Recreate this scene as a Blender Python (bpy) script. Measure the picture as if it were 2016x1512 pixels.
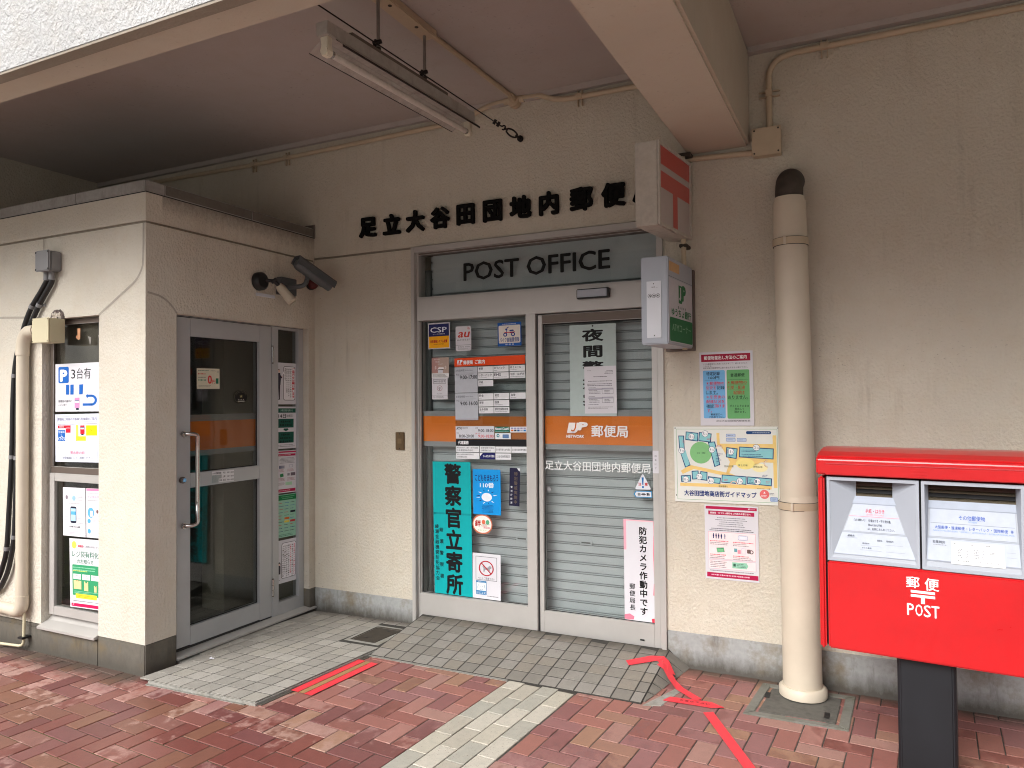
import bpy, bmesh, math, random
from mathutils import Vector, Matrix
R = math.radians
random.seed(7)
for o in list(bpy.data.objects): bpy.data.objects.remove(o)
sc = bpy.context.scene
COL = sc.collection

# ---------------------------------------------------------------- camera
cam = bpy.data.cameras.new("camera")
cam.sensor_fit = 'HORIZONTAL'; cam.sensor_width = 36.0
cam.lens = 36.0 * 1451.4 / 2016.0
cam.clip_start = 0.05; cam.clip_end = 2000
cam_o = bpy.data.objects.new("camera", cam); COL.objects.link(cam_o)
yaw, pitch, roll = 0.4548, 0.0187, -0.0080
fw = Vector((-math.sin(yaw)*math.cos(pitch), math.cos(yaw)*math.cos(pitch), math.sin(pitch)))
rt = Vector((math.cos(yaw), math.sin(yaw), 0)); up = rt.cross(fw)
r2 = rt*math.cos(roll) + up*math.sin(roll); u2 = up*math.cos(roll) - rt*math.sin(roll)
cam_o.matrix_world = Matrix(((r2.x, u2.x, -fw.x, 2.8425), (r2.y, u2.y, -fw.y, -4.2563), (r2.z, u2.z, -fw.z, 1.5554), (0, 0, 0, 1)))
sc.camera = cam_o
# ---------------------------------------------------------------- sky, sun, exposure
w = bpy.data.worlds.new("World"); sc.world = w; w.use_nodes = True
SUN_EL, SUN_AZ = R(40), R(196)          # sun behind the clouds, over the photographer's shoulder
nt = w.node_tree; bg = nt.nodes['Background']
sky = nt.nodes.new('ShaderNodeTexSky'); sky.sky_type = 'NISHITA'; sky.sun_disc = False
sky.sun_elevation = SUN_EL; sky.sun_rotation = SUN_AZ
sky.air_density = 1.0; sky.dust_density = 6.0; sky.ozone_density = 1.0
hs = nt.nodes.new('ShaderNodeHueSaturation'); hs.inputs['Saturation'].default_value = 0.22   # overcast: grey-white sky
nt.links.new(sky.outputs[0], hs.inputs['Color']); nt.links.new(hs.outputs[0], bg.inputs['Color'])
bg.inputs['Strength'].default_value = 0.12
sl = bpy.data.lights.new("sun", 'SUN'); sl.energy = 0.55; sl.angle = R(38); sl.color = (1.0, 0.97, 0.93)
sun = bpy.data.objects.new("sun", sl); COL.objects.link(sun)
sd = Vector((math.sin(SUN_AZ)*math.cos(SUN_EL), math.cos(SUN_AZ)*math.cos(SUN_EL), math.sin(SUN_EL)))
sun.rotation_euler = (-sd).to_track_quat('-Z', 'Y').to_euler()
sun.location = (0, -8, 10)
sc.view_settings.view_transform = 'Standard'; sc.view_settings.look = 'None'
sc.view_settings.exposure = 1.12; sc.view_settings.gamma = 1.0
sc.view_settings.use_curve_mapping = False
sc.cycles.pixel_filter_type = 'BLACKMAN_HARRIS'; sc.cycles.filter_width = 1.05

# ---------------------------------------------------------------- materials
MATS = {}
def S(c):   # sRGB hex/255 triple -> linear
    return tuple((v/255/12.92 if v/255 <= .04045 else ((v/255+.055)/1.055)**2.4) for v in c)
def newmat(name):
    m = bpy.data.materials.new(name); m.use_nodes = True
    return m, m.node_tree, m.node_tree.nodes['Principled BSDF']
def N(nt, t, **kw):
    n = nt.nodes.new(t)
    for k, v in kw.items():
        if k in n.inputs: n.inputs[k].default_value = v
        else: setattr(n, k, v)
    return n
def coords(nt, scale=(1, 1, 1)):
    tc = nt.nodes.new('ShaderNodeTexCoord'); mp = nt.nodes.new('ShaderNodeMapping')
    mp.inputs['Scale'].default_value = scale
    nt.links.new(tc.outputs['Object'], mp.inputs['Vector']); return mp.outputs[0]
def mixc(nt, fac, a, b, mode='MIX'):
    n = nt.nodes.new('ShaderNodeMix'); n.data_type = 'RGBA'; n.blend_type = mode
    for sock, v in ((n.inputs[0], fac), (n.inputs[6], a), (n.inputs[7], b)):
        if hasattr(v, 'is_linked'): nt.links.new(v, sock)
        else: sock.default_value = v if not isinstance(v, tuple) or len(v) == 4 else (*v, 1)
    return n.outputs[2]
def ramp(nt, src, p0, p1, c0=(0, 0, 0, 1), c1=(1, 1, 1, 1)):
    if p1 > 1:
        n = nt.nodes.new('ShaderNodeMapRange'); n.inputs[1].default_value, n.inputs[2].default_value = p0, p1; n.inputs[4].default_value = c1[0]
        nt.links.new(src, n.inputs[0]); return n.outputs[0]
    n = nt.nodes.new('ShaderNodeValToRGB'); e = n.color_ramp.elements
    e[0].position, e[1].position = p0, p1; e[0].color, e[1].color = c0, c1
    nt.links.new(src, n.inputs[0]); return n.outputs[0]
def noise(nt, vec, scale, detail=4, rough=.6):
    n = N(nt, 'ShaderNodeTexNoise', Scale=scale, Detail=detail, Roughness=rough); nt.links.new(vec, n.inputs['Vector']); return n.outputs['Fac']
def bump(nt, h, strength, dist, b):
    n = N(nt, 'ShaderNodeBump', Strength=strength, Distance=dist); nt.links.new(h, n.inputs['Height']); nt.links.new(n.outputs[0], b.inputs['Normal']); return n
def plain(name, c, rough=.5, metal=0.0, var=.08, vs=14.0, spec=.5, bmp=0.0, bs=80.0, coat=0.0):
    """a painted / plastic / metal surface with slight uneven wear"""
    if name in MATS: return MATS[name]
    m, nt, b = newmat(name); v = coords(nt)
    n = noise(nt, v, vs, 5)
    k = ramp(nt, n, .3, .75)
    d = tuple(x*(1-var*2) for x in c)
    nt.links.new(mixc(nt, k, (*d, 1), (*c, 1)), b.inputs['Base Color'])
    rr = N(nt, 'ShaderNodeMapRange'); rr.inputs[3].default_value = max(.04, rough-.08); rr.inputs[4].default_value = min(1, rough+.1)
    nt.links.new(n, rr.inputs[0]); nt.links.new(rr.outputs[0], b.inputs['Roughness'])
    b.inputs['Metallic'].default_value = metal; b.inputs['Specular IOR Level'].default_value = spec
    if coat: b.inputs['Coat Weight'].default_value = coat
    if bmp: bump(nt, noise(nt, v, bs, 3), bmp, .002, b)
    MATS[name] = m; return m
INKS = {}
def ink(c, rough=.55):
    """printed colour; c is an sRGB triple or a name"""
    key = (tuple(c), rough)
    if key not in INKS:
        m, nt, b = newmat("print"); v = coords(nt)
        n = noise(nt, v, 30.0, 3); l = S(c)
        nt.links.new(mixc(nt, ramp(nt, n, .3, .7), (*[x*.93 for x in l], 1), (*l, 1)), b.inputs['Base Color'])
        b.inputs['Roughness'].default_value = rough; b.inputs['Specular IOR Level'].default_value = .25
        INKS[key] = m
    return INKS[key]

def stucco(name, c, stain=(.24, .195, .15), amount=.55, bscale=1.0, streaks=1.0, grime_tones=()):
    m, nt, b = newmat(name); v = coords(nt)
    big = noise(nt, v, 1.6, 5, .55); med = noise(nt, v, 9.0, 6, .6)
    c0 = mixc(nt, ramp(nt, big, .35, .7), (*[x*.9 for x in c], 1), (*c, 1))
    c0 = mixc(nt, ramp(nt, med, .45, .8), c0, (c[0]*.93, c[1]*.9, c[2]*.86, 1))
    # rain-washed dirt runs, longer down than across
    st = noise(nt, coords(nt, (9, 9, .55)), 1.7, 6, .7)
    stm = ramp(nt, st, .53, .84); spots = ramp(nt, noise(nt, v, 2.3, 4), .45, .7)
    mm = N(nt, 'ShaderNodeMath', operation='MULTIPLY'); nt.links.new(stm, mm.inputs[0]); nt.links.new(spots, mm.inputs[1])
    m2 = N(nt, 'ShaderNodeMath', operation='MULTIPLY'); nt.links.new(mm.outputs[0], m2.inputs[0]); m2.inputs[1].default_value = amount*streaks
    c1 = mixc(nt, m2.outputs[0], c0, (*stain, 1))
    # dark specks in the trowelled hollows
    vo = nt.nodes.new('ShaderNodeTexNoise'); vo.inputs['Scale'].default_value = 55; vo.inputs['Detail'].default_value = 2
    nt.links.new(coords(nt, (1, 1, 1.8)), vo.inputs['Vector'])
    sp = ramp(nt, vo.outputs['Fac'], .63, .74)
    s2 = N(nt, 'ShaderNodeMath', operation='MULTIPLY'); nt.links.new(sp, s2.inputs[0]); nt.links.new(ramp(nt, noise(nt, v, 3.1, 3), .42, .7), s2.inputs[1])
    s3 = N(nt, 'ShaderNodeMath', operation='MULTIPLY'); nt.links.new(s2.outputs[0], s3.inputs[0]); s3.inputs[1].default_value = .75*amount
    cc = mixc(nt, s3.outputs[0], c1, (.10, .08, .06, 1))
    # old soot, mould and brown tones along an axis, ragged edges: (axis, from, to, strength, scale, colour)
    tc = nt.nodes.new('ShaderNodeTexCoord'); sx = nt.nodes.new('ShaderNodeSeparateXYZ'); nt.links.new(tc.outputs['Object'], sx.inputs[0])
    for ax, a, e, k, gs, gc in grime_tones:
        mr = nt.nodes.new('ShaderNodeMapRange'); mr.inputs[1].default_value = a; mr.inputs[2].default_value = e; mr.interpolation_type = 'SMOOTHSTEP'; nt.links.new(sx.outputs[ax], mr.inputs[0])
        g0 = N(nt, 'ShaderNodeMath', operation='ADD'); nt.links.new(mr.outputs[0], g0.inputs[0]); nt.links.new(noise(nt, coords(nt, (1, 1, .6)), gs, 7, .75), g0.inputs[1])
        g1 = N(nt, 'ShaderNodeMath', operation='MULTIPLY'); nt.links.new(ramp(nt, g0.outputs[0], .75, 1.75), g1.inputs[0]); g1.inputs[1].default_value = k
        cc = mixc(nt, g1.outputs[0], cc, (*gc, 1))
    nt.links.new(cc, b.inputs['Base Color'])
    b.inputs['Roughness'].default_value = .88; b.inputs['Specular IOR Level'].default_value = .2
    h1 = noise(nt, coords(nt, (1, 1, .75)), 75, 3, .55); h2 = noise(nt, v, 260, 2)
    ad = N(nt, 'ShaderNodeMath', operation='MULTIPLY_ADD'); nt.links.new(h2, ad.inputs[0]); ad.inputs[1].default_value = .25
    nt.links.new(ramp(nt, h1, .38, .68), ad.inputs[2])
    bump(nt, ad.outputs[0], .55*bscale, .006, b)
    MATS[name] = m; return m

def concrete(name, c, stain, dark, s=3.0, amt=.8, low=False):
    m, nt, b = newmat(name); v = coords(nt)
    n1 = noise(nt, v, s, 8, .65); n2 = noise(nt, coords(nt, (7, 7, 1.2)), 1.6, 6, .7); n3 = noise(nt, v, 40, 4)
    c0 = mixc(nt, ramp(nt, n3, .3, .8), (*c, 1), (*[x*.8 for x in c], 1))
    c1 = mixc(nt, ramp(nt, n1, .48, .68, c1=(amt, amt, amt, 1)), c0, (*stain, 1))
    c2 = mixc(nt, ramp(nt, n2, .55, .78, c1=(amt, amt, amt, 1)), c1, (*dark, 1))
    if low:   # splash dirt at the foot
        tc = nt.nodes.new('ShaderNodeTexCoord'); sx = nt.nodes.new('ShaderNodeSeparateXYZ'); nt.links.new(tc.outputs['Object'], sx.inputs[0])
        mr = nt.nodes.new('ShaderNodeMapRange'); mr.inputs[1].default_value = .13; mr.inputs[2].default_value = .0; nt.links.new(sx.outputs[2], mr.inputs[0])
        g0 = N(nt, 'ShaderNodeMath', operation='ADD'); nt.links.new(mr.outputs[0], g0.inputs[0]); nt.links.new(noise(nt, coords(nt, (1, 1, .35)), 13, 9, .78), g0.inputs[1])
        c2 = mixc(nt, ramp(nt, g0.outputs[0], .62, 1.35, c1=(.92, .92, .92, 1)), c2, (.07, .062, .05, 1))
    nt.links.new(c2, b.inputs['Base Color']); b.inputs['Roughness'].default_value = .82
    bump(nt, n3, .3, .003, b); MATS[name] = m; return m

def glassmat(name, tint=(.80, .88, .86), refl=1.0):
    m = bpy.data.materials.new(name); m.use_nodes = True; nt = m.node_tree
    for n in list(nt.nodes): nt.nodes.remove(n)
    out = nt.nodes.new('ShaderNodeOutputMaterial'); mx = nt.nodes.new('ShaderNodeMixShader')
    tr = nt.nodes.new('ShaderNodeBsdfTransparent'); tr.inputs[0].default_value = (*tint, 1)
    gl = nt.nodes.new('ShaderNodeBsdfGlossy'); gl.inputs['Roughness'].default_value = .015
    fr = N(nt, 'ShaderNodeFresnel', IOR=1.5); ge = nt.nodes.new('ShaderNodeNewGeometry')
    io = N(nt, 'ShaderNodeMath', operation='MULTIPLY_ADD'); nt.links.new(ge.outputs['Backfacing'], io.inputs[0]); io.inputs[1].default_value = 1/1.5-1.5; io.inputs[2].default_value = 1.5; nt.links.new(io.outputs[0], fr.inputs['IOR'])   # same reflectance entering and leaving the pane
    mu = N(nt, 'ShaderNodeMath', operation='MULTIPLY'); mu.inputs[1].default_value = refl
    v = coords(nt); 
    bp = N(nt, 'ShaderNodeBump', Strength=.03, Distance=.01); nt.links.new(noise(nt, v, 2.0, 2), bp.inputs['Height']); nt.links.new(bp.outputs[0], gl.inputs['Normal'])
    nt.links.new(fr.outputs[0], mu.inputs[0]); nt.links.new(mu.outputs[0], mx.inputs[0])
    nt.links.new(tr.outputs[0], mx.inputs[1]); nt.links.new(gl.outputs[0], mx.inputs[2]); nt.links.new(mx.outputs[0], out.inputs[0])
    MATS[name] = m; return m

CREAM = (.64, .592, .498)
M_WALL = stucco("cream stucco", CREAM, amount=.75, grime_tones=((2, 2.45, 3.3, .10, 3.0, (.30, .22, .15)),))  # wall colour turns browner towards the top
M_ANNEX = stucco("cream stucco of the annex", (.655, .612, .53), amount=.2, bscale=.75)
M_ANNEX2 = stucco("sooty cream stucco", (.66, .61, .525), amount=.6, grime_tones=((2, 2.56, 2.80, .9, 38, (.09, .075, .06)), (1, -.30, .03, .35, 7, (.30, .25, .20))))
M_FASCIA = stucco("white stucco", (.52, .52, .52), amount=.08, bscale=1.9)
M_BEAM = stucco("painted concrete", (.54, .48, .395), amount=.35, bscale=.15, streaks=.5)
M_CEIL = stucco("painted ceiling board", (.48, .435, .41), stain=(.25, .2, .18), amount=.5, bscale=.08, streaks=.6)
M_DRIP = stucco("dark drip edge", (.30, .26, .21), amount=.3, bscale=.4)  # darker tone for the fascia's underside and the groove backs
M_PLINTH = concrete("grey render plinth", (.37, .38, .375), (.22, .18, .12), (.12, .11, .095), 5.0, .9, low=True)
M_PLINTH2 = concrete("stained concrete plinth", (.135, .122, .10), (.15, .115, .065), (.045, .042, .038), 5.5, .95, True)
M_COPING = concrete("weathered coping", (.36, .355, .34), (.22, .20, .18), (.12, .11, .10), 6.0, .6)
M_COPING2 = concrete("dark coping", (.15, .135, .115), (.11, .095, .08), (.05, .045, .04), 6.0, .6)  # darker, browner variant for the side pieces and flashing
M_CONC = concrete("rough concrete", (.33, .32, .29), (.2, .18, .14), (.1, .095, .085), 9.0)
M_ALU = plain("anodised aluminium", S((190, 187, 183)), .42, .3, .05, 5)
M_ALUP = plain("grey painted aluminium", S((184, 185, 187)), .45, .3, .05, 4)
M_ALUD = plain("dull bronze aluminium", S((108, 96, 88)), .5, .4, .08, 6)
M_STEEL = plain("polished steel", (.62, .6, .58), .14, 1.0, .04, 20)
M_LETTER = plain("matt black letter paint", (.007, .007, .007), .8, 0, .05, spec=.1)
M_BLACK = plain("black plastic", (.012, .012, .013), .45, 0, .1)
M_RUBBER = plain("dark gasket", (.02, .02, .02), .7, 0, .1)
M_SHUT = plain("grey shutter paint", S((188, 195, 198)), .42, .1, .05, 3)
M_SHUTD = plain("dark shutter guide", S((92, 98, 96)), .5, .2, .06, 3)
M_GLASS = glassmat("window glass", (.92, .935, .93))
M_GLASSD = glassmat("door glass", (.76, .77, .75))
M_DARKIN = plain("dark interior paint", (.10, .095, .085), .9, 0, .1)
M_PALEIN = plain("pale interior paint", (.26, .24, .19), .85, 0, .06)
M_CREAMP = plain("cream painted pvc", S((208, 197, 178)), .42, 0, .05, 6)
M_CONDUIT = plain("cream painted conduit", S((196, 178, 152)), .5, 0, .07, 12)
M_BEIGEBOX = plain("beige steel box", S((205, 196, 165)), .45, 0, .04, 6)
M_GREYBOX = plain("grey plastic box", S((136, 136, 138)), .5, 0, .06, 10)
M_GREYP = plain("dark grey cctv shell", S((88, 92, 95)), .38, .1, .05, 20)
M_RED = plain("red enamel", S((200, 14, 22)), .3, 0, .06, 7, coat=.35)
M_REDP = plain("red plastic", S((84, 10, 12)), .5, 0, .05)
M_POSTBLK = plain("black painted post", (.010, .012, .016), .5, .1, .12, 8)
M_GREYPL = plain("light grey plastic", S((168, 174, 184)), .42, 0, .03, 5)
M_WHITEPL = plain("white plastic", S((212, 215, 222)), .4, 0, .02, 9)
M_PAPER = plain("white paper", S((214, 213, 219)), .75, 0, .015, 4, spec=.2)
M_IRON = plain("rusty iron", (.085, .07, .055), .7, .4, .25, 25, bmp=.4, bs=120)
M_WIRE = plain("black wire", (.018, .013, .012), .6, .3, .1)
M_BOARD = plain("grey acrylic board", S((178, 182, 190)), .4, 0, .03)
M_TAPE = plain("red cloth tape", S((232, 58, 70)), .6, 0, .06, 30, bmp=.2, bs=300)

# ---------------------------------------------------------------- mesh helpers
class MB:
    def __init__(s): s.v, s.f, s.m, s.mats, s.sm = [], [], [], [], []
    def mi(s, m):
        if m not in s.mats: s.mats.append(m)
        return s.mats.index(m)
    def add(s, vs, fs, m, smooth=False):
        o = len(s.v); s.v += [tuple(p) for p in vs]; k = s.mi(m)
        for f in fs: s.f.append([o+i for i in f]); s.m.append(k); s.sm.append(smooth)
    def box(s, x0, x1, y0, y1, z0, z1, m):
        s.obox((0, 0, 0), (1, 0, 0), (0, 1, 0), (0, 0, 1), x0, x1, y0, y1, z0, z1, m)
    def obox(s, o, U, V, W, a0, a1, b0, b1, c0, c1, m):
        o, U, V, W = map(Vector, (o, U, V, W))
        P = [o+U*a+V*b+W*c for c in (c0, c1) for b in (b0, b1) for a in (a0, a1)]
        s.add(P, [(0, 2, 3, 1), (4, 5, 7, 6), (0, 1, 5, 4), (2, 6, 7, 3), (0, 4, 6, 2), (1, 3, 7, 5)], m)
    def prism(s, pts, off, m, smooth=False):
        """closed outline swept along off"""
        pts = [Vector(p) for p in pts]; off = Vector(off); n = len(pts)
        P = pts+[p+off for p in pts]
        s.add(P, [list(range(n))[::-1], list(range(n, 2*n))]+[(i, (i+1) % n, n+(i+1) % n, n+i) for i in range(n)], m, smooth)
    def tube(s, pts, r, m, n=12, caps=True, smooth=True):
        pts = [Vector(p) for p in pts]; rs = r if isinstance(r, (list, tuple)) else [r]*len(pts)
        rings = []; prev = None
        for i, p in enumerate(pts):
            a = pts[max(0, i-1)]; b = pts[min(len(pts)-1, i+1)]; t = (b-a).normalized()
            if prev is None:
                e = t.orthogonal().normalized()
            else:
                e = (prev-t*prev.dot(t)).normalized()
            prev = e; q = t.cross(e)
            rings.append([p+(e*math.cos(2*math.pi*k/n)+q*math.sin(2*math.pi*k/n))*rs[i] for k in range(n)])
        V = [x for rr in rings for x in rr]; F = []
        for i in range(len(pts)-1):
            for k in range(n): F.append((i*n+k, i*n+(k+1) % n, (i+1)*n+(k+1) % n, (i+1)*n+k))
        s.add(V, F, m, smooth)
        if caps:
            s.add(rings[0], [list(range(n))[::-1]], m); s.add(rings[-1], [list(range(n))], m)
    def build(s, name, parent=None, bevel=0.0, seg=2, weld=False):
        me = bpy.data.meshes.new(name); me.from_pydata(s.v, [], s.f)
        for m in s.mats: me.materials.append(m)
        for p, k, q in zip(me.polygons, s.m, s.sm): p.material_index = k; p.use_smooth = q
        me.update()
        bm = bmesh.new(); bm.from_mesh(me)
        if weld: bmesh.ops.remove_doubles(bm, verts=bm.verts, dist=1e-5)
        bmesh.ops.recalc_face_normals(bm, faces=bm.faces)
        if bevel:
            es = [e for e in bm.edges if len(e.link_faces) == 2 and e.calc_face_angle(0) > .6]
            bmesh.ops.bevel(bm, geom=es, offset=bevel, segments=seg, affect='EDGES', clamp_overlap=True)
        bm.to_mesh(me); bm.free()
        o = bpy.data.objects.new(name, me); COL.objects.link(o)
        if parent: attach(o, parent)
        return o
def attach(o, parent):
    o.parent = parent
    loc = Vector((0, 0, 0)); p = parent
    while p: 
        if p.parent is None: loc = p.location.copy()
        p = p.parent
    if parent.parent is None: o.matrix_parent_inverse = Matrix.Translation(-parent.location)
def tag(o, label, cat, group=None, kind=None):
    if label: o['label'] = label
    if cat: o['category'] = cat
    if group: o['group'] = group
    if kind: o['kind'] = kind
    return o
def thing(name, label, cat, loc=(0, 0, 0), group=None):
    o = bpy.data.objects.new(name, None); COL.objects.link(o); o.location = loc; o.empty_display_size = .1
    return tag(o, label, cat, group)
def one(mb, name, label, cat, group=None, kind=None, **kw):
    return tag(mb.build(name, **kw), label, cat, group, kind)
def bez(p0, p1, p2, n=6):
    p0, p1, p2 = map(Vector, (p0, p1, p2))
    return [p0*(1-t)**2+p1*2*t*(1-t)+p2*t*t for t in [i/n for i in range(n+1)]]

# ---------------------------------------------------------------- lettering
_cu = bpy.data.curves.new("glyphs", 'FONT'); _ob = bpy.data.objects.new("glyphs", _cu); COL.objects.link(_ob)
_cache = {}
def glyph(s, bold=0.0, res=2, ext=0.0):
    k = (s, bold, res, ext)
    if k not in _cache:
        _cu.body = s; _cu.offset = bold; _cu.resolution_u = res; _cu.extrude = ext
        dg = bpy.context.evaluated_depsgraph_get(); dg.update()
        me = bpy.data.meshes.new_from_object(_ob.evaluated_get(dg))
        _cache[k] = ([tuple(v.co) for v in me.vertices], [tuple(p.vertices) for p in me.polygons])
        bpy.data.meshes.remove(me)
    return _cache[k]

def fat(b):
    """weight of a letter: copies of the outline shifted by a fraction of an em"""
    return [(0, 0)] if b < .012 else [(0, 0), (b, 0), (-b, 0), (0, b*.7), (0, -b*.7)] if b < .03 else [(0, 0), (b, 0), (-b, 0), (0, b), (0, -b), (b*.7, b*.7), (-b*.7, b*.7), (b*.7, -b*.7), (-b*.7, -b*.7)]

class Print:
    """flat print laid out in its own page units, y down, standing off the sheet by layers"""
    def __init__(s, tl, U, D, pw, ph, uw, uh, base=.001):
        s.o, s.U, s.D = Vector(tl), Vector(U).normalized(), Vector(D).normalized()
        s.N = s.D.cross(s.U).normalized(); s.N = s.N
        s.kx, s.ky = pw/uw, ph/uh; s.base = base; s.g = MB(); s.t = MB()
    def p(s, x, y, L): return s.o+s.U*(x*s.kx)+s.D*(y*s.ky)+s.N*(s.base+.00045*L)
    def poly(s, pts, c, L=1, t=False):
        (s.t if t else s.g).add([s.p(x, y, L) for x, y in pts], [list(range(len(pts)))], ink(c) if isinstance(c, tuple) else c)
    def rect(s, x0, y0, x1, y1, c, L=1, t=False): s.poly([(x0, y0), (x1, y0), (x1, y1), (x0, y1)], c, L, t)
    def rrect(s, x0, y0, x1, y1, r, c, L=1):
        P = []
        for cx, cy, a in ((x1-r, y0+r, -90), (x1-r, y1-r, 0), (x0+r, y1-r, 90), (x0+r, y0+r, 180)):
            for i in range(5): t = R(a+i*22.5); P.append((cx+r*math.cos(t), cy+r*math.sin(t)))
        s.poly(P, c, L)
    def line(s, x0, y0, x1, y1, w, c, L=1):
        dx, dy = x1-x0, y1-y0; l = math.hypot(dx, dy) or 1; nx, ny = -dy/l*w/2, dx/l*w/2
        s.poly([(x0+nx, y0+ny), (x1+nx, y1+ny), (x1-nx, y1-ny), (x0-nx, y0-ny)], c, L)
    def frame(s, x0, y0, x1, y1, w, c, L=1):
        s.rect(x0, y0, x1, y0+w, c, L); s.rect(x0, y1-w, x1, y1, c, L); s.rect(x0, y0+w, x0+w, y1-w, c, L); s.rect(x1-w, y0+w, x1, y1-w, c, L)
    def disc(s, cx, cy, r, c, L=1, ry=None, n=24):
        ry = ry or r; s.poly([(cx+r*math.cos(2*math.pi*i/n), cy+ry*math.sin(2*math.pi*i/n)) for i in range(n)], c, L)
    def ring(s, cx, cy, r, w, c, L=1, a0=0, a1=360, ry=None, n=24):
        ry = ry or r
        for i in range(n):
            a, b = R(a0+(a1-a0)*i/n), R(a0+(a1-a0)*(i+1)/n)
            s.poly([(cx+r*math.cos(a), cy+ry*math.sin(a)), (cx+r*math.cos(b), cy+ry*math.sin(b)), (cx+(r-w)*math.cos(b), cy+(ry-w)*math.sin(b)), (cx+(r-w)*math.cos(a), cy+(ry-w)*math.sin(a))], c, L)
    def text(s, t, x0, y0, x1, y1, c=(20, 20, 22), bold=0.012, L=2, shear=0.0):
        v, f = glyph(t)
        if not v: return
        ax = min(a[0] for a in v); bx = max(a[0] for a in v); ay = min(a[1] for a in v); by = max(a[1] for a in v)
        sx = (x1-x0)/((bx-ax) or 1); sy = (y1-y0)/((by-ay) or 1); k = ink(c) if isinstance(c, tuple) else c
        for i, (dx, dy) in enumerate(fat(bold)):
            s.t.add([s.p(x0+(a[0]-ax+dx)*sx+shear*(a[1]-ay)*sy, y1-(a[1]-ay+dy)*sy, L+.06*i) for a in v], f, k)
    def vtext(s, t, xc, y0, y1, size, c=(20, 20, 22), bold=0.012, L=2, sx=1.0):
        n = len(t); pitch = (y1-y0)/n
        for i, ch in enumerate(t):
            if ch == ' ': continue
            v, f = glyph(ch); yc = y0+pitch*(i+.5)
            rot = ch == 'ー'
            for j, (dx, dy) in enumerate(fat(bold)):
                P = []
                for a in v:
                    gx, gy = a[0]-.5+dx, a[1]-.36+dy
                    if rot: gx, gy = gy, -gx
                    P.append(s.p(xc+gx*size*sx, yc-gy*size, L+.06*j))
                s.t.add(P, f, ink(c) if isinstance(c, tuple) else c)
    def greek(s, x0, y0, x1, y1, n, c=(90, 90, 95), L=2, align='l', fill=.5, var=.35):
        """rows of print too small to read"""
        p = (y1-y0)/n; h = p*fill
        for i in range(n):
            wd = (x1-x0)*(1-random.random()*var); xs = x0 if align == 'l' else (x0+x1-wd)/2 if align == 'c' else x1-wd
            x = xs; ya = y0+p*i+(p-h)/2; cw = h*abs(s.ky/s.kx)
            while x < xs+wd:
                a = cw*random.uniform(.5, 1.0); a = min(a, xs+wd-x)
                hh = h*random.uniform(.55, 1)
                s.rect(x, ya+(h-hh)/2, x+a, ya+(h+hh)/2, c, L, True); x += a+cw*random.uniform(.18, .45)
    def done(s, parent):
        if s.g.f: s.g.build("artwork", parent)
        if s.t.f: s.t.build("lettering", parent)

def sheet(name, label, cat, c, W, H, uw, uh, axis='y', plane=0.0, ang=0.0, mat=None, th=.0012, group=None, parent=None, rr=0.0):
    """a card, c = centre (along the wall, height); stands on plane, faces out"""
    a = R(ang)
    if axis == 'y': U0, Z, Nn, o = Vector((1, 0, 0)), Vector((0, 0, 1)), Vector((0, -1, 0)), Vector((c[0], plane, c[1]))
    else: U0, Z, Nn, o = Vector((0, 1, 0)), Vector((0, 0, 1)), Vector((1, 0, 0)), Vector((plane, c[0], c[1]))
    U = U0*math.cos(a)+Z*math.sin(a); D = -(Z*math.cos(a)-U0*math.sin(a))
    mb = MB(); k = mat or M_PAPER
    if rr:
        pts = []
        for sx, sy, a0 in ((1, -1, -90), (1, 1, 0), (-1, 1, 90), (-1, -1, 180)):
            for i in range(5):
                t = R(a0+i*22.5); pts.append(o+U*(sx*(W/2-rr)+rr*math.cos(t))+D*(sy*(H/2-rr)+rr*math.sin(t)))
        mb.prism(pts, Nn*th, k)
    else:
        mb.obox(o, U, D, Nn, -W/2, W/2, -H/2, H/2, 0, th, k)
    ob = mb.build(name, parent)
    if label: tag(ob, label, cat, group)
    return ob, Print(o-U*W/2-D*H/2, U, D, W, H, uw, uh, th)

BLK, WHT, GRY, REDC, BLU, GRN = (22, 22, 24), (240, 240, 243), (110, 110, 116), (190, 30, 45), (20, 80, 165), (20, 120, 75)
# ================================================================ GROUND
XA, YF = -0.863, -1.413           # annex: side plane, front plane

def ground_mat():
    m, nt, b = newmat("sand and moss joint"); v = coords(nt)
    n = noise(nt, v, 60, 4); big = noise(nt, v, .9, 3)
    c = mixc(nt, ramp(nt, n, .35, .7), (.035, .03, .026, 1), (.085, .075, .06, 1))
    sep = nt.nodes.new('ShaderNodeSeparateXYZ'); tc = nt.nodes.new('ShaderNodeTexCoord'); nt.links.new(tc.outputs['Object'], sep.inputs[0])
    mr = nt.nodes.new('ShaderNodeMapRange'); mr.inputs[1].default_value = -1.7; mr.inputs[2].default_value = -2.2; nt.links.new(sep.outputs['Y'], mr.inputs[0])
    ms = N(nt, 'ShaderNodeMath', operation='MULTIPLY'); nt.links.new(mr.outputs[0], ms.inputs[0]); nt.links.new(ramp(nt, noise(nt, v, 3.0, 4), .4, .6), ms.inputs[1])
    c = mixc(nt, ms.outputs[0], c, (.075, .085, .02, 1))
    nt.links.new(c, b.inputs['Base Color']); b.inputs['Roughness'].default_value = .95; return m
M_JOINT = ground_mat()
g = MB(); g.add([(-300, -300, -.0032), (300, -300, -.0032), (300, 300, -.0032), (-300, 300, -.0032)], [(0, 1, 2, 3)], M_JOINT)
one(g, "ground", None, None, kind="structure")
g = MB(); g.add([(-60, -90, .002), (60, -90, .002), (60, -4.7, .002), (-60, -4.7, .002)], [(0, 1, 2, 3)], concrete("plaza paving", (.40, .38, .35), (.33, .30, .26), (.25, .24, .22), 1.5))  # unseen pale ground behind the camera, added to bounce light under the canopy
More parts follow.
